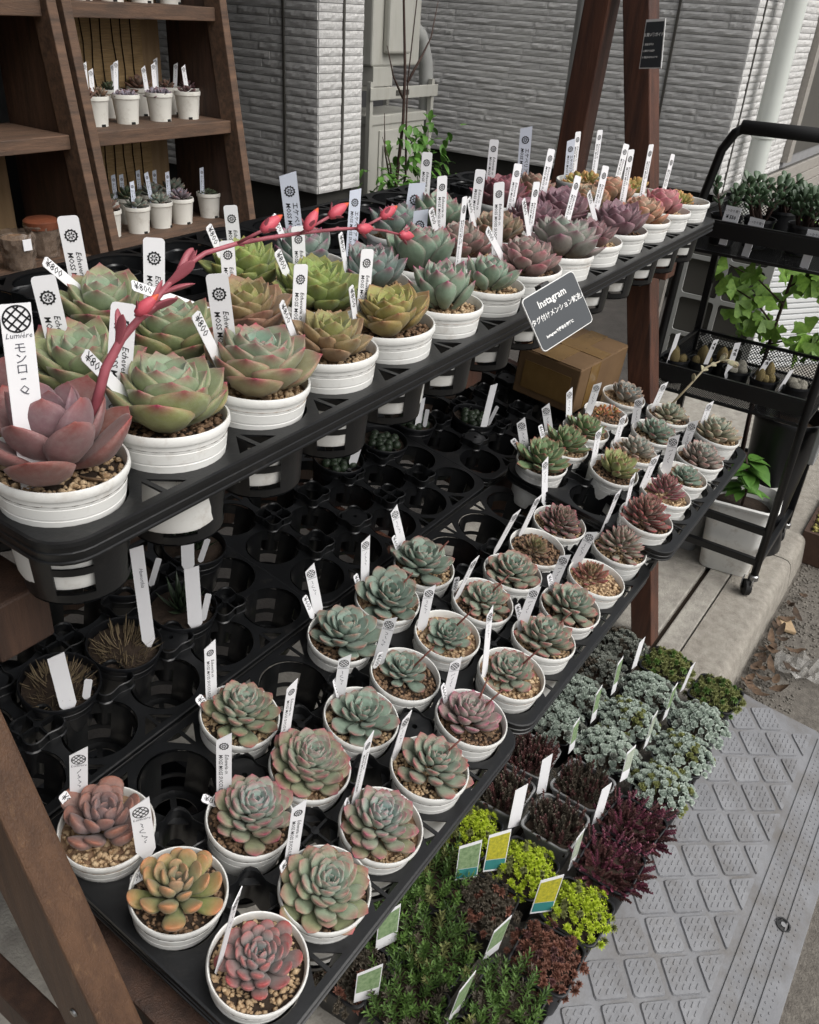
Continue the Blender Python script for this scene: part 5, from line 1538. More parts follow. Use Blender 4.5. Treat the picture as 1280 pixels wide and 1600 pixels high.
link('rail', MB().beam((0, CW, .12), (CD, CW, .12), .018, .024).mesh('rail', 'black_metal', False, .002), ct)
for (x, y) in ((0, 0), (0, CW), (CD, 0), (CD, CW)):
    c_ = link('castor', MB().lathe([(.011, .075), (.016, .07), (.016, .055), (.008, .055)], 14).mesh('castor', 'steel', True), ct, Matrix.Translation((x, y, 0)))
    link('wheel', MB().lathe([(.006, -.012), (.022, -.012), (.027, -.008), (.027, .008), (.022, .012), (.006, .012)], 22).mesh('wheel', 'rubber', True), c_, Matrix.Translation((-.012, .01, .027)) @ Matrix.Rotation(.5, 4, 'Z') @ Matrix.Rotation(pi / 2, 4, 'X'))
    link('fork', MB().box((-.030, -.006, .018), (.006, -.003, .06)).box((-.030, .026, .018), (.006, .029, .06)).mesh('fork', 'steel', False, .001), c_)

# plants standing on the trolley
JLEAF = leaf_mesh('round', .6, .3, .05, .1); JLEAF.materials.append(M['jade_leaf'])
def spot_pot(name, pos, R, H, label, cat='potted plant', group=None, mat='black_pot_plastic'):
    t = thing(name, pos, label, cat, group)
    link('pot', MB().lathe([(R - .004, H - .015), (R - .003, H - .001), (R, H), (R + .001, H - .008), (R - .002, H - .009), (R * .76, .002), (R * .7, 0), (0, 0)], 28).mesh('pot', mat, True), t)
    link('soil', MB().lathe([(R - .003, H - .014), (R * .5, H - .012), (0, H - .011)], 20).mesh('soil', 'soil', 'all'), t)
    return t
rj = random.Random(8)
jl = ['small jade plant at the handle end of the trolley top', 'bushy jade plant in the middle of the trolley top', 'bushy jade plant at the picture edge of the trolley top', 'jade plant at the back of the trolley top basket']
for k, (x, y, nst, hh) in enumerate([(2.66, .685, 3, .10), (2.70, .60, 10, .12), (2.72, .48, 14, .11), (2.88, .58, 9, .10)]):
    t = spot_pot('jade_plant', (x, y, 1.034), .045, .085, jl[k], group='jade plants on the trolley')
    for s_ in range(nst):
        a = rj.uniform(0, 6.28); d = Vector((math.cos(a) * .45, math.sin(a) * .45, 1)).normalized(); L = hh * rj.uniform(.7, 1.1)
        b = Vector((rj.uniform(-.02, .02), rj.uniform(-.02, .02), .072))
        link('stem', MB().tube([b, b + d * L], [.004, .0025], 6).mesh('stem', 'bark', 'all'), t)
        for q in range(9):
            f = .35 + .65 * q / 8; a2 = q * 2.4
            dd = (d * (.3 + .7 * f) + Vector((math.cos(a2), math.sin(a2), 0)) * .8).normalized()
            link('leaf', JLEAF, t, Matrix.Translation(b + d * L * f) @ orient(dd, (0, 0, 1)).to_4x4() @ Matrix.Scale(.027, 4))
for k, (p, yaw) in enumerate([((2.585, .655, 1.10), -.25), ((2.585, .585, 1.08), -.35), ((2.585, .425, 1.075), -.2)]):
    mwf = Matrix.Translation(p) @ Matrix.Rotation(-pi / 2 + yaw, 4, 'Z') @ Matrix.Rotation(-.15, 4, 'X')
    o = link('price_card', MB().box((-.024, -.0006, 0), (.024, .0006, .055)).box((-.012, -.0006, -.05), (.012, .0006, -.0)).mesh('price_card', 'tag_plastic'), None, mwf)
    tag(o, 'white price card %s jade plant pots on the trolley' % ('before the handle-end', 'leaning between the', 'at the picture edge before the')[k], 'price card', 'price cards on the trolley')
    link('lettering', text_mesh('lettering', '¥ 550', .013, bold=.0004, align='CENTER'), o, Matrix.Translation((0, -.001, .026)) @ Matrix.Rotation(pi / 2, 4, 'X'))
    link('lettering', text_mesh('lettering', 'しっかり育つ', .0085, align='CENTER'), o, Matrix.Translation((0, -.001, .043)) @ Matrix.Rotation(pi / 2, 4, 'X'))
# cacti
def cactus_body(r, h, mat):
    mb = MB(); n = 20; vs = []; m_ = 8
    for i in range(m_ + 1):
        t = i / m_; rr_ = r * (math.sin(pi * (.12 + .88 * t) ** .9) if t < 1 else 0.02) ** .6
        for k in range(n):
            a = 2 * pi * k / n; q = rr_ * (1 + .12 * (k % 2))
            vs.append((q * math.cos(a), q * math.sin(a), h * t))
    fs = [(i * n + k, i * n + (k + 1) % n, (i + 1) * n + (k + 1) % n, (i + 1) * n + k) for i in range(m_) for k in range(n)]
    return mb.add(vs, fs).mesh('stem', mat, 'all')
CT = {m_: cactus_body(1, 1, m_) for m_ in ('cactus', 'cactus_grey')}
cdata = [((2.62, .725), 'cactus', [(-.02, 0, .016, .05), (.012, .01, .014, .045), (.0, -.02, .013, .025), (.025, -.015, .012, .02)], 'golden cactus in black pot at the trolley corner by the leg'),
         ((2.66, .655), 'cactus', [(0, 0, .017, .06), (-.02, .012, .012, .03), (.018, -.014, .012, .025)], 'golden upright cactus, second pot along the trolley middle basket'),
         ((2.72, .60), 'cactus', [(0, .01, .016, .05), (.018, -.01, .013, .04)], 'brownish cactus behind the grey one on the trolley'),
         ((2.66, .545), 'cactus_grey', [(-.02, .01, .018, .03), (.012, .012, .018, .03), (.0, -.016, .016, .026), (.03, -.005, .016, .032)], 'grey woolly cactus in tall black pot on the trolley'),
         ((2.645, .455), 'cactus', [(-.018, .012, .014, .05), (.022, -.004, .014, .055), (.0, -.018, .012, .03), (-.01, -.004, .012, .026)], 'golden finger cactus in a wide pot on the trolley'),
         ((2.66, .365), 'cactus_grey', [(-.018, 0, .016, .024), (.008, .014, .016, .026), (.012, -.014, .015, .024), (-.006, -.018, .014, .02), (.028, .004, .013, .02)], 'grey ball cactus cluster at the trolley corner post')]
for (xy, mt, ms, lb) in cdata:
    t = spot_pot('potted_cactus', (xy[0], xy[1], .604), .043, .078, lb, group='potted cacti on the trolley')
    for (dx, dy, r, h) in ms:
        link('stem', CT[mt], t, Matrix.Translation((dx, dy, .066)) @ Matrix.Rotation(dx * 6, 4, 'Y') @ Matrix.Diagonal((r, r, h, 1)))
for k, (b, tp, wd, lb) in enumerate([((2.585, .735, .67), (2.585, .725, .77), .012, 'thin white tag in the cactus pot by the leg'), ((2.63, .635, .67), (2.63, .62, .765), .013, 'white tag in the second cactus pot'),
                       ((2.62, .56, .67), (2.62, .553, .775), .016, 'white printed tag in the grey woolly cactus pot'), ((2.62, .475, .67), (2.62, .455, .745), .014, 'white tag in the finger cactus pot'), ((2.63, .40, .67), (2.63, .385, .73), .010, 'white tag in the corner grey cactus pot')]):
    o = plant_tag('W', b, tp, wd, lb, group='white tags on the trolley')
    if k in (1, 2, 3): link('lettering', text_mesh('lettering', 'サボ', .012, bold=.0004), o, Matrix.Translation((.0, -.001, .085)) @ Matrix.Rotation(pi / 2, 4, 'X') @ DOWN)

# ginkgo seedling behind the trolley
def fan_leaf():
    mb = MB(); n = 20; vs = [(0, 0, 0)]
    for k in range(n + 1):
        a = math.radians(35 + 110 * k / n); r = 1 - .05 * math.cos(11 * a) - (.34 if k == 10 else .14 if k in (9, 11) else 0)
        vs.append((r * math.cos(a), r * math.sin(a), .10 * math.sin(3 * a + .6)))
    fs = [(0, k + 1, k + 2) for k in range(n)]
    m_ = len(vs); vs += [(x, y, z - .015) for x, y, z in vs]; fs += [tuple(m_ + q for q in f[::-1]) for f in fs]
    return mb.add(vs, fs).mesh('leaf', 'ginkgo_leaf', 'all')
FAN = fan_leaf()
gk = spot_pot('ginkgo_seedling', (3.07, .53, 0.0), .09, .22, 'young bright green ginkgo tree in a pot behind the trolley')
tk = [(0, 0, .2), (.0, .02, .5), (-.02, .01, .72), (-.03, .0, .88), (-.05, .0, 1.02), (-.06, .01, 1.10)]
link('trunk', MB().tube(tk, [.009, .008, .006, .005, .004, .002], 7).mesh('trunk', 'bark', 'all'), gk)
rg = random.Random(12)
tw = [((-.02, .01, .72), (-.10, .16, .84)), ((-.03, 0, .80), (-.06, .20, .90)), ((-.03, 0, .86), (0, -.16, .98)), ((-.04, 0, .92), (-.02, -.22, .92)), ((-.02, .01, .66), (-.05, -.18, .72)), ((-.02, .01, .7), (.0, .1, .74))]
for a, b in tw:
    a = Vector(a); b = Vector(b)
    link('branch', MB().tube([a, a.lerp(b, .5) + Vector((0, 0, .02)), b], [.0035, .003, .0018], 6).mesh('branch', 'bark', 'all'), gk)
for k in range(150):
    if k % 4 == 0: p = Vector(tk[rg.choice((2, 3, 4, 5))]) + Vector((rg.gauss(0, .03), rg.gauss(0, .03), rg.gauss(0, .03)))
    else:
        a, b = rg.choice(tw); p = Vector(a).lerp(Vector(b), rg.uniform(.25, 1.08)) + Vector((rg.gauss(0, .028), rg.gauss(0, .028), rg.gauss(0, .03)))
    d = Vector((rg.uniform(-1, .5), rg.uniform(-1, 1), rg.uniform(-.9, .4)))
    L = rg.uniform(.036, .060)
    link('leaf', FAN, gk, Matrix.Translation(p) @ orient(d, Vector((-.7, -.3, .6)) + Vector((rg.uniform(-.6, .6), rg.uniform(-.6, .6), 0))).to_4x4() @ Matrix.Scale(L, 4))

# white square planter bucket and the black tub with green plants inside the trolley's lower level
def sq_loft(levels, r_of, n=6):
    vs = []; m_ = None
    for hx, hy, z in levels:
        pts_ = rrect(-hx, -hy, hx, hy, min(hx, hy) * r_of, n); m_ = len(pts_)
        vs += [(x, y, z) for x, y in pts_]
    fs = [(i * m_ + k, i * m_ + (k + 1) % m_, (i + 1) * m_ + (k + 1) % m_, (i + 1) * m_ + k) for i in range(len(levels) - 1) for k in range(m_)]
    fs.append(tuple(range(m_))[::-1])
    return MB().add(vs, fs)
wb = thing('white_planter', (2.69, .42, 0), 'white rounded-square plastic planter with leafy seedling under the trolley', 'planter', rot=Matrix.Rotation(.15, 3, 'Z') @ Matrix.Scale(1.08, 3))
link('tub', sq_loft([(.068, .072, 0), (.07, .075, .005), (.088, .094, .235), (.100, .106, .24), (.102, .108, .248), (.096, .102, .252), (.086, .092, .246), (.082, .088, .20)], .35).mesh('tub', 'white_plastic', True), wb)
link('soil', MB().lathe([(.088, .20), (.04, .205), (0, .207)], 20).mesh('soil', 'soil', 'all'), wb)
link('stem', MB().tube([(-.02, 0, .2), (-.03, 0, .30), (-.05, .03, .40)], [.005, .004, .003], 6).mesh('stem', 'bark', 'all'), wb)
BL2 = leaf_blade('leaf', .09, .046, 'green_leaf', .3, .25)
rb = random.Random(3)
for k in range(28):
    a = k * 2.4; z = .26 + .12 * rb.random()
    link('leaf', BL2, wb, Matrix.Translation((-.035 + .015 * rb.uniform(-1, 1), .015, z)) @ orient((math.cos(a), math.sin(a), .25 - .4 * rb.random()), (0, 0, 1)).to_4x4() @ Matrix.Scale(rb.uniform(.65, 1.0), 4))
gp = thing('grey_planter', (2.74, .60, 0), 'grey plastic planter tub behind the white planter', 'planter')
link('tub', sq_loft([(.07, .07, 0), (.09, .09, .22), (.097, .097, .222), (.097, .097, .232), (.086, .086, .23), (.08, .08, .19)], .35).mesh('tub', 'grey_plastic', True), gp)
link('soil', MB().lathe([(.085, .19), (0, .195)], 20).mesh('soil', 'soil', 'all'), gp)
for k in range(14):
    a = k * 2.4
    link('leaf', BL2, gp, Matrix.Translation((.02 * rb.uniform(-1, 1), .02 * rb.uniform(-1, 1), .23 + .12 * rb.random())) @ orient((math.cos(a), math.sin(a), .3), (0, 0, 1)).to_4x4())
bt = thing('black_tub', (2.88, .385, .135), 'large black plant tub with one green shoot under the trolley', 'plant pot')
link('tub', MB().lathe([(.095, .29), (.107, .37), (.114, .372), (.117, .366), (.115, .352), (.108, .35), (.078, 0), (0, 0)], 32).mesh('tub', 'black_pot_plastic', True), bt)
link('soil', MB().lathe([(.101, .32), (.05, .325), (0, .327)], 20).mesh('soil', 'dry_leaf', 'all'), bt)
link('stem', MB().tube([(0, .03, .32), (0, .035, .42)], [.004, .003], 6).mesh('stem', 'bark', 'all'), bt)
for k in range(6):
    a = k * 2.4; link('leaf', BL2, bt, Matrix.Translation((0, .033, .39 + .008 * k)) @ orient((math.cos(a) * .6, math.sin(a) * .6, .5 - .15 * k), (0, 0, 1)).to_4x4() @ Matrix.Scale(.8, 4))
link('handle', MB().box((-.11, -.125, .26), (-.06, -.105, .40)).mesh('handle', 'grey_plastic', False, .004), bt)
bs = thing('tub_stand', (2.88, .385, 0), 'upturned black pot carrying the large black tub', 'plant pot')
link('pot', MB().lathe([(.10, 0), (.10, .012), (.078, .133), (0, .134)], 28).mesh('pot', 'black_pot_plastic', True), bs)

# white grid panel leaning behind the trolley, white slatted shutter and shutter rail
gr = thing('grid_panel', (3.36, 1.0, .36), 'pale grey plastic grid panel leaning behind the trolley', 'panel', rot=Matrix.Rotation(-pi / 2, 3, 'Z') @ Matrix.Rotation(-.10, 3, 'X'))
outer = rrect(0, 0, .34, .62, .01, 2)
hs_ = []
for i in range(2):
    for j in range(4):
        x0 = .022 + i * .155; y0 = .02 + j * .148
        hs_.append(rrect(x0, y0, x0 + .138, y0 + .132, .012, 3)[::-1])
link('grid', solidify_poly('grid', outer, hs_, .012, 'duct'), gr, Matrix.Rotation(pi / 2, 4, 'X'))
link('backing', MB().box((.004, .012, .004), (.336, .016, .616)).mesh('backing', 'ac_dark'), gr)
link('edge_channel', MB().box((-.07, -.01, -.1), (-.045, .02, .66)).mesh('edge_channel', 'deck_board'), gr)
wsx = thing('slatted_shutter', (4.55, .95, 0), 'white slatted shutter in the sun behind the ginkgo', 'shutter', rot=Matrix.Rotation(-.62, 3, 'Z'))
link('frame', MB().box((0, .012, 0), (2.2, .03, .9)).mesh('frame', 'white_panel'), wsx)
for k in range(30):
    link('slat', MB().box((.01, 0, .012 + k * .0295), (2.19, .014, .034 + k * .0295)).mesh('slat', 'white_panel', False, .003) if k == 0 else bpy.data.meshes['slat'], wsx, Matrix.Translation((0, 0, (k * .0295 if k else 0))) if k else None)
fb = thing('flower_box', (3.35, .16, -.11), 'low dark wooden planter box with small yellow plants at the kerb', 'planter')
link('board', MB().box((-.28, -.10, 0), (.28, -.085, .13)).mesh('board', 'terracotta_box', False, .002), fb)
link('board', MB().box((-.28, .07, 0), (.28, .085, .13)).mesh('board', 'terracotta_box', False, .002), fb)
link('board', MB().box((-.295, -.10, 0), (-.28, .085, .13)).mesh('board', 'terracotta_box', False, .002), fb)
link('soil', MB().box((-.28, -.085, .0), (.28, .07, .105)).mesh('soil', 'soil'), fb)
def blob(rnd):
    return rnd.uniform(-.26, .26), rnd.uniform(-.08, .065), .11 + rnd.random() * .035
o = link('foliage', pebble_mesh('foliage', 420, blob, .012, 'yellow_bloom', 6), fb); o['kind'] = 'stuff'
# ================================================================ slanted display racks at the back left
def rack(x0, x1, label):
    t = thing('ladder_rack', (x0, 2.66, 0), label, 'plant rack', 'ladder racks at the back')
    W = x1 - x0; sl = .15     # dY per dZ of the front edge
    def fy(z): return (z - 1.15) * sl
    for x in (0, W - .035):
        m_ = MB().beam((x + .0175, fy(0), 0), (x + .0175, fy(2.1), 2.1), .035, .085, (0, 1, 0)).mesh('stile', 'shelf_wood', False, .003)
        link('stile', m_, t)
        link('side_panel', MB().add([(x + .01, fy(.1) + .02, .1), (x + .025, fy(.1) + .02, .1), (x + .025, .33, .1), (x + .01, .33, .1), (x + .01, fy(2.0) + .02, 2.0), (x + .025, fy(2.0) + .02, 2.0), (x + .025, .33, 2.0), (x + .01, .33, 2.0)],
             [(3, 2, 1, 0), (4, 5, 6, 7), (0, 1, 5, 4), (1, 2, 6, 5), (2, 3, 7, 6), (3, 0, 4, 7)]).mesh('side_panel', 'dark_wood'), t)
    for z in (.36, .766, 1.15, 1.53, 1.88):
        link('shelf', MB().box((.037, fy(z) - .015, z - .045), (W - .037, .315, z)).mesh('shelf', 'shelf_wood', False, .003), t)
    # reed screen at the back
    mb = MB(); z = .1
    while z < 2.0:
        mb.box((.03, .322, z), (W - .16, .328, z + .0042)); z += .005
    o = link('reed_screen', mb.mesh('reed_screen', 'reed'), t); o['kind'] = 'stuff'
    x = .06
    while x < W - .18:
        rr_ = random.Random(int(x * 999)); pts_ = [(x + rr_.gauss(0, .004), .3185, .1 + .1 * k) for k in range(20)]
        link('thread', MB().tube(pts_, .0022, 5).mesh('thread', 'thread'), t); x += .045
    link('back_board', MB().box((W - .155, .33, .1), (W - .065, .345, 2.0)).mesh('back_board', 'pale_wood', False, .002), t)
    link('thread', MB().tube([(.03, .316, 1.235), (W * .5, .317, 1.24), (W - .18, .316, 1.238)], .003, 5).mesh('thread', 'thread'), t)
    return t
rack(1.945, 2.665, 'dark wooden ladder rack of small white pots beside the house')
rack(1.16, 1.925, 'dark wooden ladder rack with plastic-wrapped pots at the picture edge')
RPOT = MB().lathe([(.039, .075), (.0405, .0835), (.0425, .084), (.0432, .080), (.043, .072), (.041, .0705), (.040, .068), (.0335, .006), (.0335, 0), (.028, 0), (.028, .004), (0, .004)], 28).mesh('pot', 'rack_pot_plastic', True)
RSOIL = MB().lathe([(.0395, .074), (0, .078)], 18).mesh('soil', 'soil', 'all')
NOTCH = MB().box((-.006, -.036, -.0003), (.006, -.030, .007)).mesh('drain_notch', 'dark_void')
SMALL = {}
for nm_, c0, c1, c2 in (('dusk', '8d8a9a', '7c6f74', '8a5a5a'), ('brown', '8a7768', '7a5c4c', '8f5c48'), ('sage', '8f9a8c', '7f877c', '8a6a60'), ('dkgreen', '55664a', '4c5a40', '6a5a40'), ('wine', '5f4044', '503438', '6a3a40')):
    leafmat('leaf_' + nm_, c0, c1, c2, .3); LEAF[nm_] = ('ovate', c0, c1, c2, .3, 80, 12, .8)
def rack_pot(pos, sp, R, N, label, seed):
    rnd = random.Random(seed)
    t = thing('rack_potted_plant', pos, label, 'potted plant', 'small white pots on the rack', Matrix.Rotation(rnd.uniform(-.6, .6), 3, 'Z') @ Matrix.Scale(1.16, 3))
    link('pot', RPOT, t); link('soil', RSOIL, t); link('drain_notch', NOTCH, t)
    if sp == 'mound':
        for k in range(24):
            a = k * 2.4; r = .032 * math.sqrt(k / 24)
            rosette(t, 'dkgreen', .012, 5, rnd, (r * math.cos(a), r * math.sin(a), .074 + .014 * (1 - (r / .035) ** 2)))
    elif sp == 'twin':
        for sx in (-1, 1): rosette(t, 'brown', R * .8, 16, rnd, (sx * .019, 0, .074), (sx * .25, 0, 1), .2)
    elif sp == 'multi':
        for k in range(6):
            a = k * 1.05; rosette(t, 'dusk', R * .55, 9, rnd, (.02 * math.cos(a), .02 * math.sin(a), .074), (math.cos(a) * .5, math.sin(a) * .5, 1))
    else:
        rosette(t, sp, R, N, rnd, (0, 0, .074), (rnd.uniform(-.2, .2), rnd.uniform(-.2, .2), 1), .1)
    return t
up = [((2.10, 2.775), 'twin', .04, 16, 'twin brown rosettes'), ((2.235, 2.775), 'multi', .045, 9, 'lilac-grey cluster'), ((2.39, 2.775), 'multi', .05, 9, 'spreading lilac-grey cluster'), ((2.53, 2.775), 'wine', .03, 14, 'dark wine rosette'),
      ((2.29, 2.93), 'dkgreen', .035, 16, 'low green tuft'), ((2.43, 2.93), 'brown', .05, 22, 'brownish open rosette'), ((2.555, 2.92), 'brown', .035, 18, 'dark brown rosette'), ((2.62, 2.87), 'wine', .035, 18, 'wine red rosette')]
for k, (xy, sp, R, N, ds) in enumerate(up):
    rack_pot((xy[0], xy[1], 1.15), sp, R, N, '%s in white pot, %s of the rack middle shelf, %s' % (ds, 'front' if k < 4 else 'back', ORD[k % 4]), 40 + k)
lo = [((2.105, 2.78), 'brown', .045, 18, 'dark trailing rosette'), ((2.225, 2.76), 'sage', .045, 20, 'pale sage rosette'), ((2.345, 2.77), 'sage', .042, 20, 'sage grey rosette'), ((2.455, 2.77), 'dusk', .045, 20, 'dusky spreading rosette'), ((2.615, 2.78), 'mound', .03, 8, 'green mossy mound'),
      ((2.19, 2.90), 'dkgreen', .045, 18, 'dark green rosette'), ((2.30, 2.90), 'dkgreen', .05, 20, 'tall green plant'), ((2.42, 2.90), 'sage', .05, 20, 'blue-grey rosette'), ((2.53, 2.90), 'sage', .055, 24, 'frosted grey rosette')]
for k, (xy, sp, R, N, ds) in enumerate(lo):
    rack_pot((xy[0], xy[1], .766), sp, R, N, '%s in white pot on the rack bottom shelf, %s %s' % (ds, 'front' if k < 5 else 'back', ORD[k if k < 5 else k - 5]), 60 + k)
for k in range(5):
    rack_pot((2.06 + .135 * k, 2.91, 1.53), 'sage', .04, 14, 'white pot cut off at the picture top, %s on the rack top shelf' % ORD[k], 80 + k)
rt = [(2.09, 2.80, 1.15), (2.115, 2.80, 1.15), (2.215, 2.80, 1.15), (2.315, 2.93, 1.15), (2.375, 2.82, 1.15), (2.405, 2.81, 1.15), (2.515, 2.93, 1.15), (2.545, 2.79, 1.15), (2.60, 2.92, 1.15),
      (2.065, 2.73, .766), (2.10, 2.71, .766), (2.175, 2.84, .766), (2.205, 2.68, .766), (2.255, 2.85, .766), (2.30, 2.86, .766), (2.325, 2.72, .766), (2.385, 2.86, .766), (2.43, 2.74, .766), (2.455, 2.85, .766), (2.59, 2.72, .766)]
for k, (x, y, z) in enumerate(rt):
    sh_ = 'middle' if z > 1 else 'bottom'
    kk = k if z > 1 else k - 9
    rq = random.Random(k); hh = rq.uniform(.155, .185)
    b = Vector((x, y + (.07 if z < 1 else 0), z + .085)); tp = b + Vector((rq.uniform(-.012, .012), rq.uniform(-.005, .01), hh - .065))
    plant_tag('S' if z > 1 else 'B', b, tp, .0155, 'pale tag %s along the rack %s shelf' % (ORD[kk] if kk < 15 else 'last', sh_), group='tags in the rack pots')

# film-wrapped pots on the left rack
def wrapped(pos, label, top_mat, seed):
    t = thing('wrapped_pot', pos, label, 'wrapped pot')
    link('pot', MB().lathe([(.045, .07), (.047, .10), (.036, .004), (0, 0)], 24).mesh('pot', 'gravel_dark', True), t)
    rnd = random.Random(seed); vs = []; n = 26
    for i in range(9):
        z = .0 + .118 * i / 8; r = .044 + .014 * (i / 8) + (.002 if i < 8 else -.006)
        for k in range(n):
            a = 2 * pi * k / n; q = r * (1 + rnd.uniform(-.06, .06))
            vs.append((q * math.cos(a), q * math.sin(a), z + rnd.uniform(-.003, .003)))
    fs = [(i * n + k, i * n + (k + 1) % n, (i + 1) * n + (k + 1) % n, (i + 1) * n + k) for i in range(8) for k in range(n)]
    link('film', MB().add(vs, fs).mesh('film', 'bag_film'), t)
    if top_mat:
        link('paper_band', MB().lathe([(.0575, .095), (.058, .118), (.048, .126), (0, .127)], 24).mesh('paper_band', top_mat, True), t)
    else:
        link('sticker', MB().box((-.018, -.0615, .07), (.012, -.060, .105)).mesh('sticker', 'tag_plastic'), t)
    return t
wrapped((1.62, 2.62, .766), 'pot wrapped in brown clear film with a white sticker', None, 1)
wrapped((1.77, 2.70, .766), 'film-wrapped pot with an orange paper top', 'bag_orange', 2)

# ================================================================ sedum pots on the ground
def square_pot(R, H, mat):
    return sq_loft([(R * .74, R * .74, 0), (R * .97, R * .97, H * .93), (R * 1.03, R * 1.03, H * .935), (R * 1.03, R * 1.03, H * .99), (R * 1.0, R * 1.0, H), (R * .95, R * .95, H * .99), (R * .93, R * .93, H * .85)], .3, 4).mesh('pot', mat, True)
SQP = {m_: square_pot(.058, .10, m_) for m_ in ('grey_plastic', 'black_pot_plastic')}
SQS = MB().box((-.05, -.05, .07), (.05, .05, .09)).mesh('soil', 'soil')
def tuft_leaf(mb, p, d, L, W, up):
    d = Vector(d).normalized(); x = d.cross(Vector(up))
    if x.length < 1e-3: x = d.cross(Vector((1, 0, 0)))
    x.normalize(); z = x.cross(d); p = Vector(p)
    mb.add([p, p + d * L * .55 - x * W / 2 + z * W * .2, p + d * L, p + d * L * .55 + x * W / 2 + z * W * .2, p + d * L * .5 - z * W * .25],
           [(0, 1, 4), (1, 2, 4), (2, 3, 4), (3, 0, 4), (0, 3, 2, 1)])
def spoon(mb, p, d, L, W, up):
    d = Vector(d).normalized(); x = d.cross(Vector(up))
    if x.length < 1e-3: x = d.cross(Vector((1, 0, 0)))
    x.normalize(); z = x.cross(d); p = Vector(p)
    mb.add([p - x * W * .15, p + x * W * .15, p + d * L * .62 + x * W / 2 + z * W * .12, p + d * L * .95 + x * W * .28 + z * W * .22, p + d * L * .95 - x * W * .28 + z * W * .22, p + d * L * .62 - x * W / 2 + z * W * .12, p + d * L * .55 - z * W * .16],
           [(0, 6, 5), (1, 0, 6), (2, 1, 6), (3, 2, 6), (4, 3, 6), (5, 4, 6), (0, 1, 2, 3, 4, 5)])
def sprig(mb, p, d, L, n, lw, ll, rnd, spread=1.0, tipn=6):
    d = Vector(d).normalized(); p = Vector(p); x = d.orthogonal().normalized(); y = d.cross(x)
    mb.tube([p, p + d * L * .5, p + d * L], [lw * .35, lw * .28, lw * .2], 4, False)
    for i in range(n):
        f = i / n; a = i * 2.4 + rnd.random() * .4
        r = x * math.cos(a) + y * math.sin(a)
        tuft_leaf(mb, p + d * L * (.15 + .85 * f), r * spread + d * (.45 + .8 * f), ll * (1.05 - .35 * f) * rnd.uniform(.8, 1.15), lw, d)
def foliage(kind, mats, seed):
    rnd = random.Random(seed); mb = MB(); R = .066
    def spot(k, n, rmul=1.0):
        r = R * rmul * math.sqrt((k + .5) / n); a = k * 2.39996 + rnd.uniform(-.2, .2)
        return r * math.cos(a), r * math.sin(a), r / (R * rmul)
    if kind == 'rosettes':
        for k in range(84):
            x, y, f = spot(k, 84, 1.12); z = .128 - .042 * f * f + rnd.uniform(-.006, .006)
            ax = Vector((x * 9, y * 9, 1)).normalized(); s = rnd.uniform(.0105, .0155)
            u = ax.orthogonal().normalized(); v = ax.cross(u)
            mb.cur = 0 if rnd.random() < .8 else 1
            for i in range(15):
                a = i * 2.4; g = i / 15; th = .2 + 1.15 * g
                r = u * math.cos(a) + v * math.sin(a)
                spoon(mb, Vector((x, y, z)) + ax * s * .3 * (1 - g), r * math.sin(th) + ax * math.cos(th), s * (.5 + .5 * g), s * .72, ax)
            mb.tube([(x * .7, y * .7, .085), (x, y, z)], .002, 4, False)
    elif kind == 'needles':
        for k in range(58):
            x, y, f = spot(k, 58, 1.1); mb.cur = 0 if rnd.random() < .7 else 1
            d = Vector((x * 7 + rnd.gauss(0, .15), y * 7 + rnd.gauss(0, .15), 1.0)); L = rnd.uniform(.04, .07)
            sprig(mb, (x * .8, y * .8, .075), d, L, 24, .0034, .0175, rnd)
    elif kind == 'fluff':
        for k in range(120):
            x, y, f = spot(k, 120, 1.12); mb.cur = 0 if rnd.random() < .8 else 1
            z = .118 - .035 * f * f + rnd.uniform(-.010, .010); c = Vector((x, y, z)); s = rnd.uniform(.0075, .0115)
            ax = Vector((x * 8, y * 8, 1)).normalized(); u = ax.orthogonal().normalized(); v = ax.cross(u)
            for i in range(24):
                a = i * 2.4; g = i / 24; th = .15 + 1.75 * g
                tuft_leaf(mb, c, (u * math.cos(a) + v * math.sin(a)) * math.sin(th) + ax * math.cos(th), s * rnd.uniform(.8, 1.2), s * .42, ax)
            mb.tube([(x * .8, y * .8, .08), (x, y, z)], .0016, 4, False)
    elif kind == 'stems':
        for k in range(150):
            x, y, f = spot(k, 150, .90); mb.cur = 0 if rnd.random() < .65 else 1
            d = Vector((x * 6 + rnd.gauss(0, .22), y * 6 + rnd.gauss(0, .22), 1.0)); L = rnd.uniform(.025, .048)
            sprig(mb, (x * .85, y * .85, .082), d, L, 20, .0042, .0075, rnd, .8)
    elif kind == 'sprawl':
        for k in range(150):
            x, y, f = spot(k, 150, 1.05); mb.cur = 0 if rnd.random() < .6 else 1
            d = Vector((x * 16 + rnd.gauss(0, .3) + .15, y * 16 + rnd.gauss(0, .3) - .35, .75)); L = rnd.uniform(.030, .068) * (.6 + .4 * f)
            sprig(mb, (x * .8, y * .8, .078), d, L, 24, .0060, .0080, rnd, .85)
    return mb.mesh('foliage', mats)
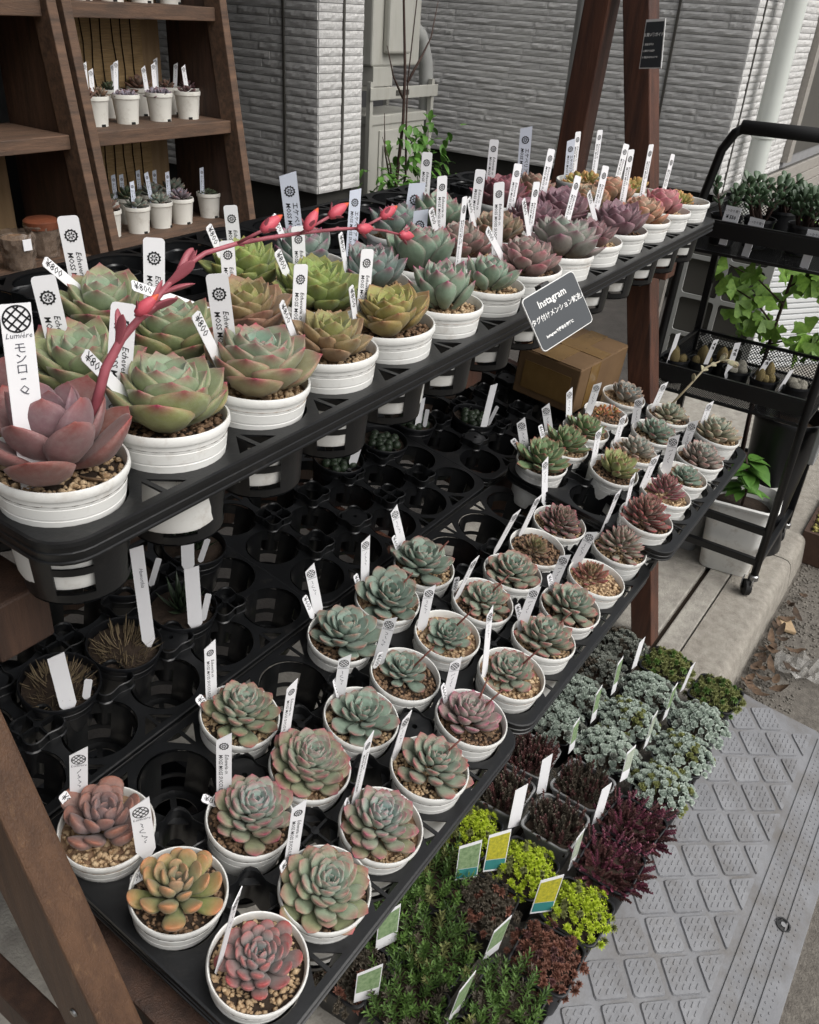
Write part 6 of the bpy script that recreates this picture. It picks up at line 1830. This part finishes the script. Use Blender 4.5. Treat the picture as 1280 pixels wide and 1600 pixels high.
FO = {
    'blue': foliage('rosettes', ['sedum_blue', 'sedum_grey'], 1), 'blue2': foliage('rosettes', ['sedum_blue', 'sedum_olive'], 2), 'grey': foliage('rosettes', ['sedum_grey', 'sedum_dark'], 3),
    'olive': foliage('fluff', ['sedum_olive', 'sedum_green'], 4), 'red': foliage('stems', ['sedum_dark', 'sedum_red'], 5), 'redb': foliage('stems', ['sedum_red', 'sedum_dark'], 15), 'magenta': foliage('sprawl', ['sedum_magenta', 'sedum_red'], 6),
    'lime': foliage('fluff', ['sedum_lime', 'sedum_olive'], 7), 'needle': foliage('needles', ['sedum_green', 'sedum_olive'], 8), 'needle2': foliage('needles', ['sedum_green', 'sedum_dark'], 9),
    'brown': foliage('fluff', ['sedum_brown', 'sedum_red'], 10), 'mix': foliage('fluff', ['sedum_dark', 'sedum_brown'], 11)}
SD = [('grey', 1.90, .50, 'dark grey-brown'), ('grey', 1.77, .505, 'ashen grey'), ('blue', 1.645, .505, 'pale blue-grey'), ('blue', 1.52, .505, 'blue-grey, tucked under the lower tray'),
      ('olive', 1.905, .365, 'olive green, beside the far leg'), ('blue', 1.772, .365, 'blue-grey rosette'), ('blue2', 1.645, .368, 'frosty blue-grey'), ('blue', 1.515, .37, 'silvery blue-grey'),
      ('olive', 1.885, .222, 'golden olive, at the kerb end'), ('blue', 1.748, .225, 'pale blue-grey, on the ramp side'), ('blue2', 1.622, .222, 'pale blue, on the ramp side'), ('blue2', 1.49, .226, 'greenish blue, on the ramp side'),
      ('redb', 1.388, .51, 'dark red upright'), ('red', 1.255, .508, 'dark red-brown'), ('red', 1.382, .37, 'brown-red'), ('red', 1.25, .374, 'blackish red'), ('magenta', 1.352, .236, 'magenta sprawling'), ('magenta', 1.228, .236, 'crimson sprawling'),
      ('lime', 1.115, .512, 'lime yellow, under the tray edge'), ('lime', 1.105, .376, 'lime yellow, between picture cards'), ('lime', 1.085, .245, 'bright lime, at the ramp edge'),
      ('needle', .975, .512, 'dark needle-leaved, under the tray'), ('mix', .982, .40, 'brown-green mossy'), ('brown', .962, .250, 'russet brown'), ('needle', .855, .42, 'green needle-leaved'), ('needle2', .84, .27, 'dark green needle-leaved'),
      ('needle2', .74, .41, 'feathery green'), ('needle', .72, .27, 'green feathery, at the picture bottom'), ('needle2', .85, .535, 'shaded dark green'), ('mix', .73, .53, 'shaded mossy')]
for k, (fo, x, y, ds) in enumerate(SD):
    rnd = random.Random(k + 300)
    zb = 0.0 if y > .29 else max(-.02, rampz(y - .05) + .012)
    t = thing('sedum_pot', (x, y, zb), '%s sedum in square pot on the ground' % ds if ',' not in ds else '%s sedum pot %s' % (ds.split(',')[0], ds.split(', ')[1]), 'potted plant', 'sedum pots on the ground',
              Matrix.Rotation(rnd.uniform(-.12, .12), 3, 'Z'))
    link('pot', SQP['grey_plastic' if 11 < k < 16 else 'black_pot_plastic'], t); link('soil', SQS, t)
    rz = rnd.choice((0, pi / 2, pi, 1.5 * pi)) if fo != 'magenta' else 0
    g = link('foliage', FO[fo], t, Matrix.Rotation(rz, 4, 'Z')); g['kind'] = 'stuff'
# picture cards and tags in the sedum pots
def picture_card(b, tp, wd, label, mats, yaw):
    b = Vector(b); tp = Vector(tp); zd = tp - b; L = zd.length; zd.normalize()
    n0 = Vector((math.cos(yaw), math.sin(yaw), 0)); n0 = (n0 - zd * n0.dot(zd)).normalized(); yd = -n0; xd = yd.cross(zd)
    o = link('picture_card', MB().add([(-wd / 2, 0, 0), (wd / 2, 0, 0), (wd / 2, 0, L), (-wd / 2, 0, L * .9), (-wd / 2, .0009, 0), (wd / 2, .0009, 0), (wd / 2, .0009, L), (-wd / 2, .0009, L * .9)],
              [(0, 1, 2, 3), (7, 6, 5, 4), (0, 4, 5, 1), (1, 5, 6, 2), (2, 6, 7, 3), (3, 7, 4, 0)]).mesh('picture_card', 'tag_plastic'), None, Matrix.Translation(b) @ Matrix((xd, yd, zd)).transposed().to_4x4())
    tag(o, label, 'plant card', 'cards in the sedum pots')
    if mats:
        link('picture', MB().add([(-wd * .46, -.0006, L * .30), (wd * .46, -.0006, L * .30), (wd * .46, -.0006, L * .93), (-wd * .46, -.0006, L * .84)], [(0, 1, 2, 3)]).mesh('picture', mats[0]), o)
        if len(mats) > 1: link('caption_band', MB().add([(-wd * .46, -.0006, L * .05), (wd * .46, -.0006, L * .05), (wd * .46, -.0006, L * .29), (-wd * .46, -.0006, L * .29)], [(0, 1, 2, 3)]).mesh('caption_band', mats[1]), o)
    return o
PC = [((1.06, .42, .10), (1.075, .425, .205), .046, 'yellow sedum picture card between the lime pots', ('picture_yellow', 'picture_teal'), -2.3),
      ((1.035, .30, .10), (1.045, .295, .205), .046, 'yellow sedum picture card beside the bright lime pot', ('picture_yellow', 'picture_teal'), -2.3),
      ((1.01, .455, .10), (1.02, .46, .20), .046, 'green and white picture card under the lower tray edge', ('picture_green', 'picture_teal'), -2.3),
      ((.90, .335, .10), (.91, .325, .20), .045, 'thin green picture card by the russet sedum', ('picture_green',), -1.8),
      ((.80, .50, .10), (.805, .50, .205), .045, 'pale green picture card by the needle-leaved sedum', ('picture_green',), -2.0),
      ((.70, .47, .10), (.70, .465, .20), .045, 'green picture card at the picture bottom', ('picture_green',), -2.2),
      ((.765, .33, .10), (.78, .32, .205), .045, 'edge-on white card among the dark needles', ('picture_green',), -1.65),
      ((1.455, .435, .10), (1.465, .44, .19), .030, 'pale green card at the near blue-grey pot', ('picture_green',), -1.62),
      ((1.58, .435, .10), (1.59, .44, .20), .030, 'pale green card between the blue-grey pots', ('picture_green',), -1.62),
      ((1.705, .435, .10), (1.72, .44, .205), .030, 'pale green card by the ashen grey pot', ('picture_green',), -1.62),
      ((1.70, .295, .10), (1.72, .295, .20), .030, 'pale green card by the far blue-grey pots', ('picture_green',), -1.62),
      ((1.58, .298, .10), (1.60, .30, .195), .030, 'edge-on card in the dark gap of blue sedums', ('picture_grey',), -1.6),
      ((1.45, .30, .10), (1.47, .305, .185), .034, 'grey-green card by the greenish blue sedum', ('picture_grey',), -1.8),
      ((1.835, .43, .10), (1.85, .43, .19), .030, 'edge-on white card by the far leg', None, -1.7),
      ((1.83, .295, .10), (1.85, .29, .18), .030, 'thin white card by the golden olive sedum', None, -1.65),
      ((1.315, .44, .08), (1.325, .445, .19), .026, 'white card between the dark red pots', None, -2.1),
      ((1.195, .445, .08), (1.215, .45, .19), .030, 'white card at the near dark red pot', None, -2.1),
      ((1.315, .305, .08), (1.33, .305, .19), .026, 'white card by the magenta sedum', None, -2.0),
      ((1.18, .30, .08), (1.19, .30, .18), .028, 'grey edge-on card by the crimson sedum', ('picture_grey',), -1.7)]
for a in PC: picture_card(*a)
# wooden shop front pieces and clutter under the stand
cl = thing('storage_tub', (.62, 1.02, 0), 'dark storage tub on the ground beneath the stand', 'tub')
link('tub', sq_loft([(.14, .11, 0), (.16, .13, .26), (.17, .14, .262), (.17, .14, .275), (.15, .12, .272), (.14, .11, .1)], .2, 4).mesh('tub', 'black_pot_plastic', True), cl)
link('handle', MB().tube([(-.165, -.05, .25), (-.185, -.05, .23), (-.185, .05, .23), (-.165, .05, .25)], .006, 8).mesh('handle', 'black_metal', 'all'), cl)
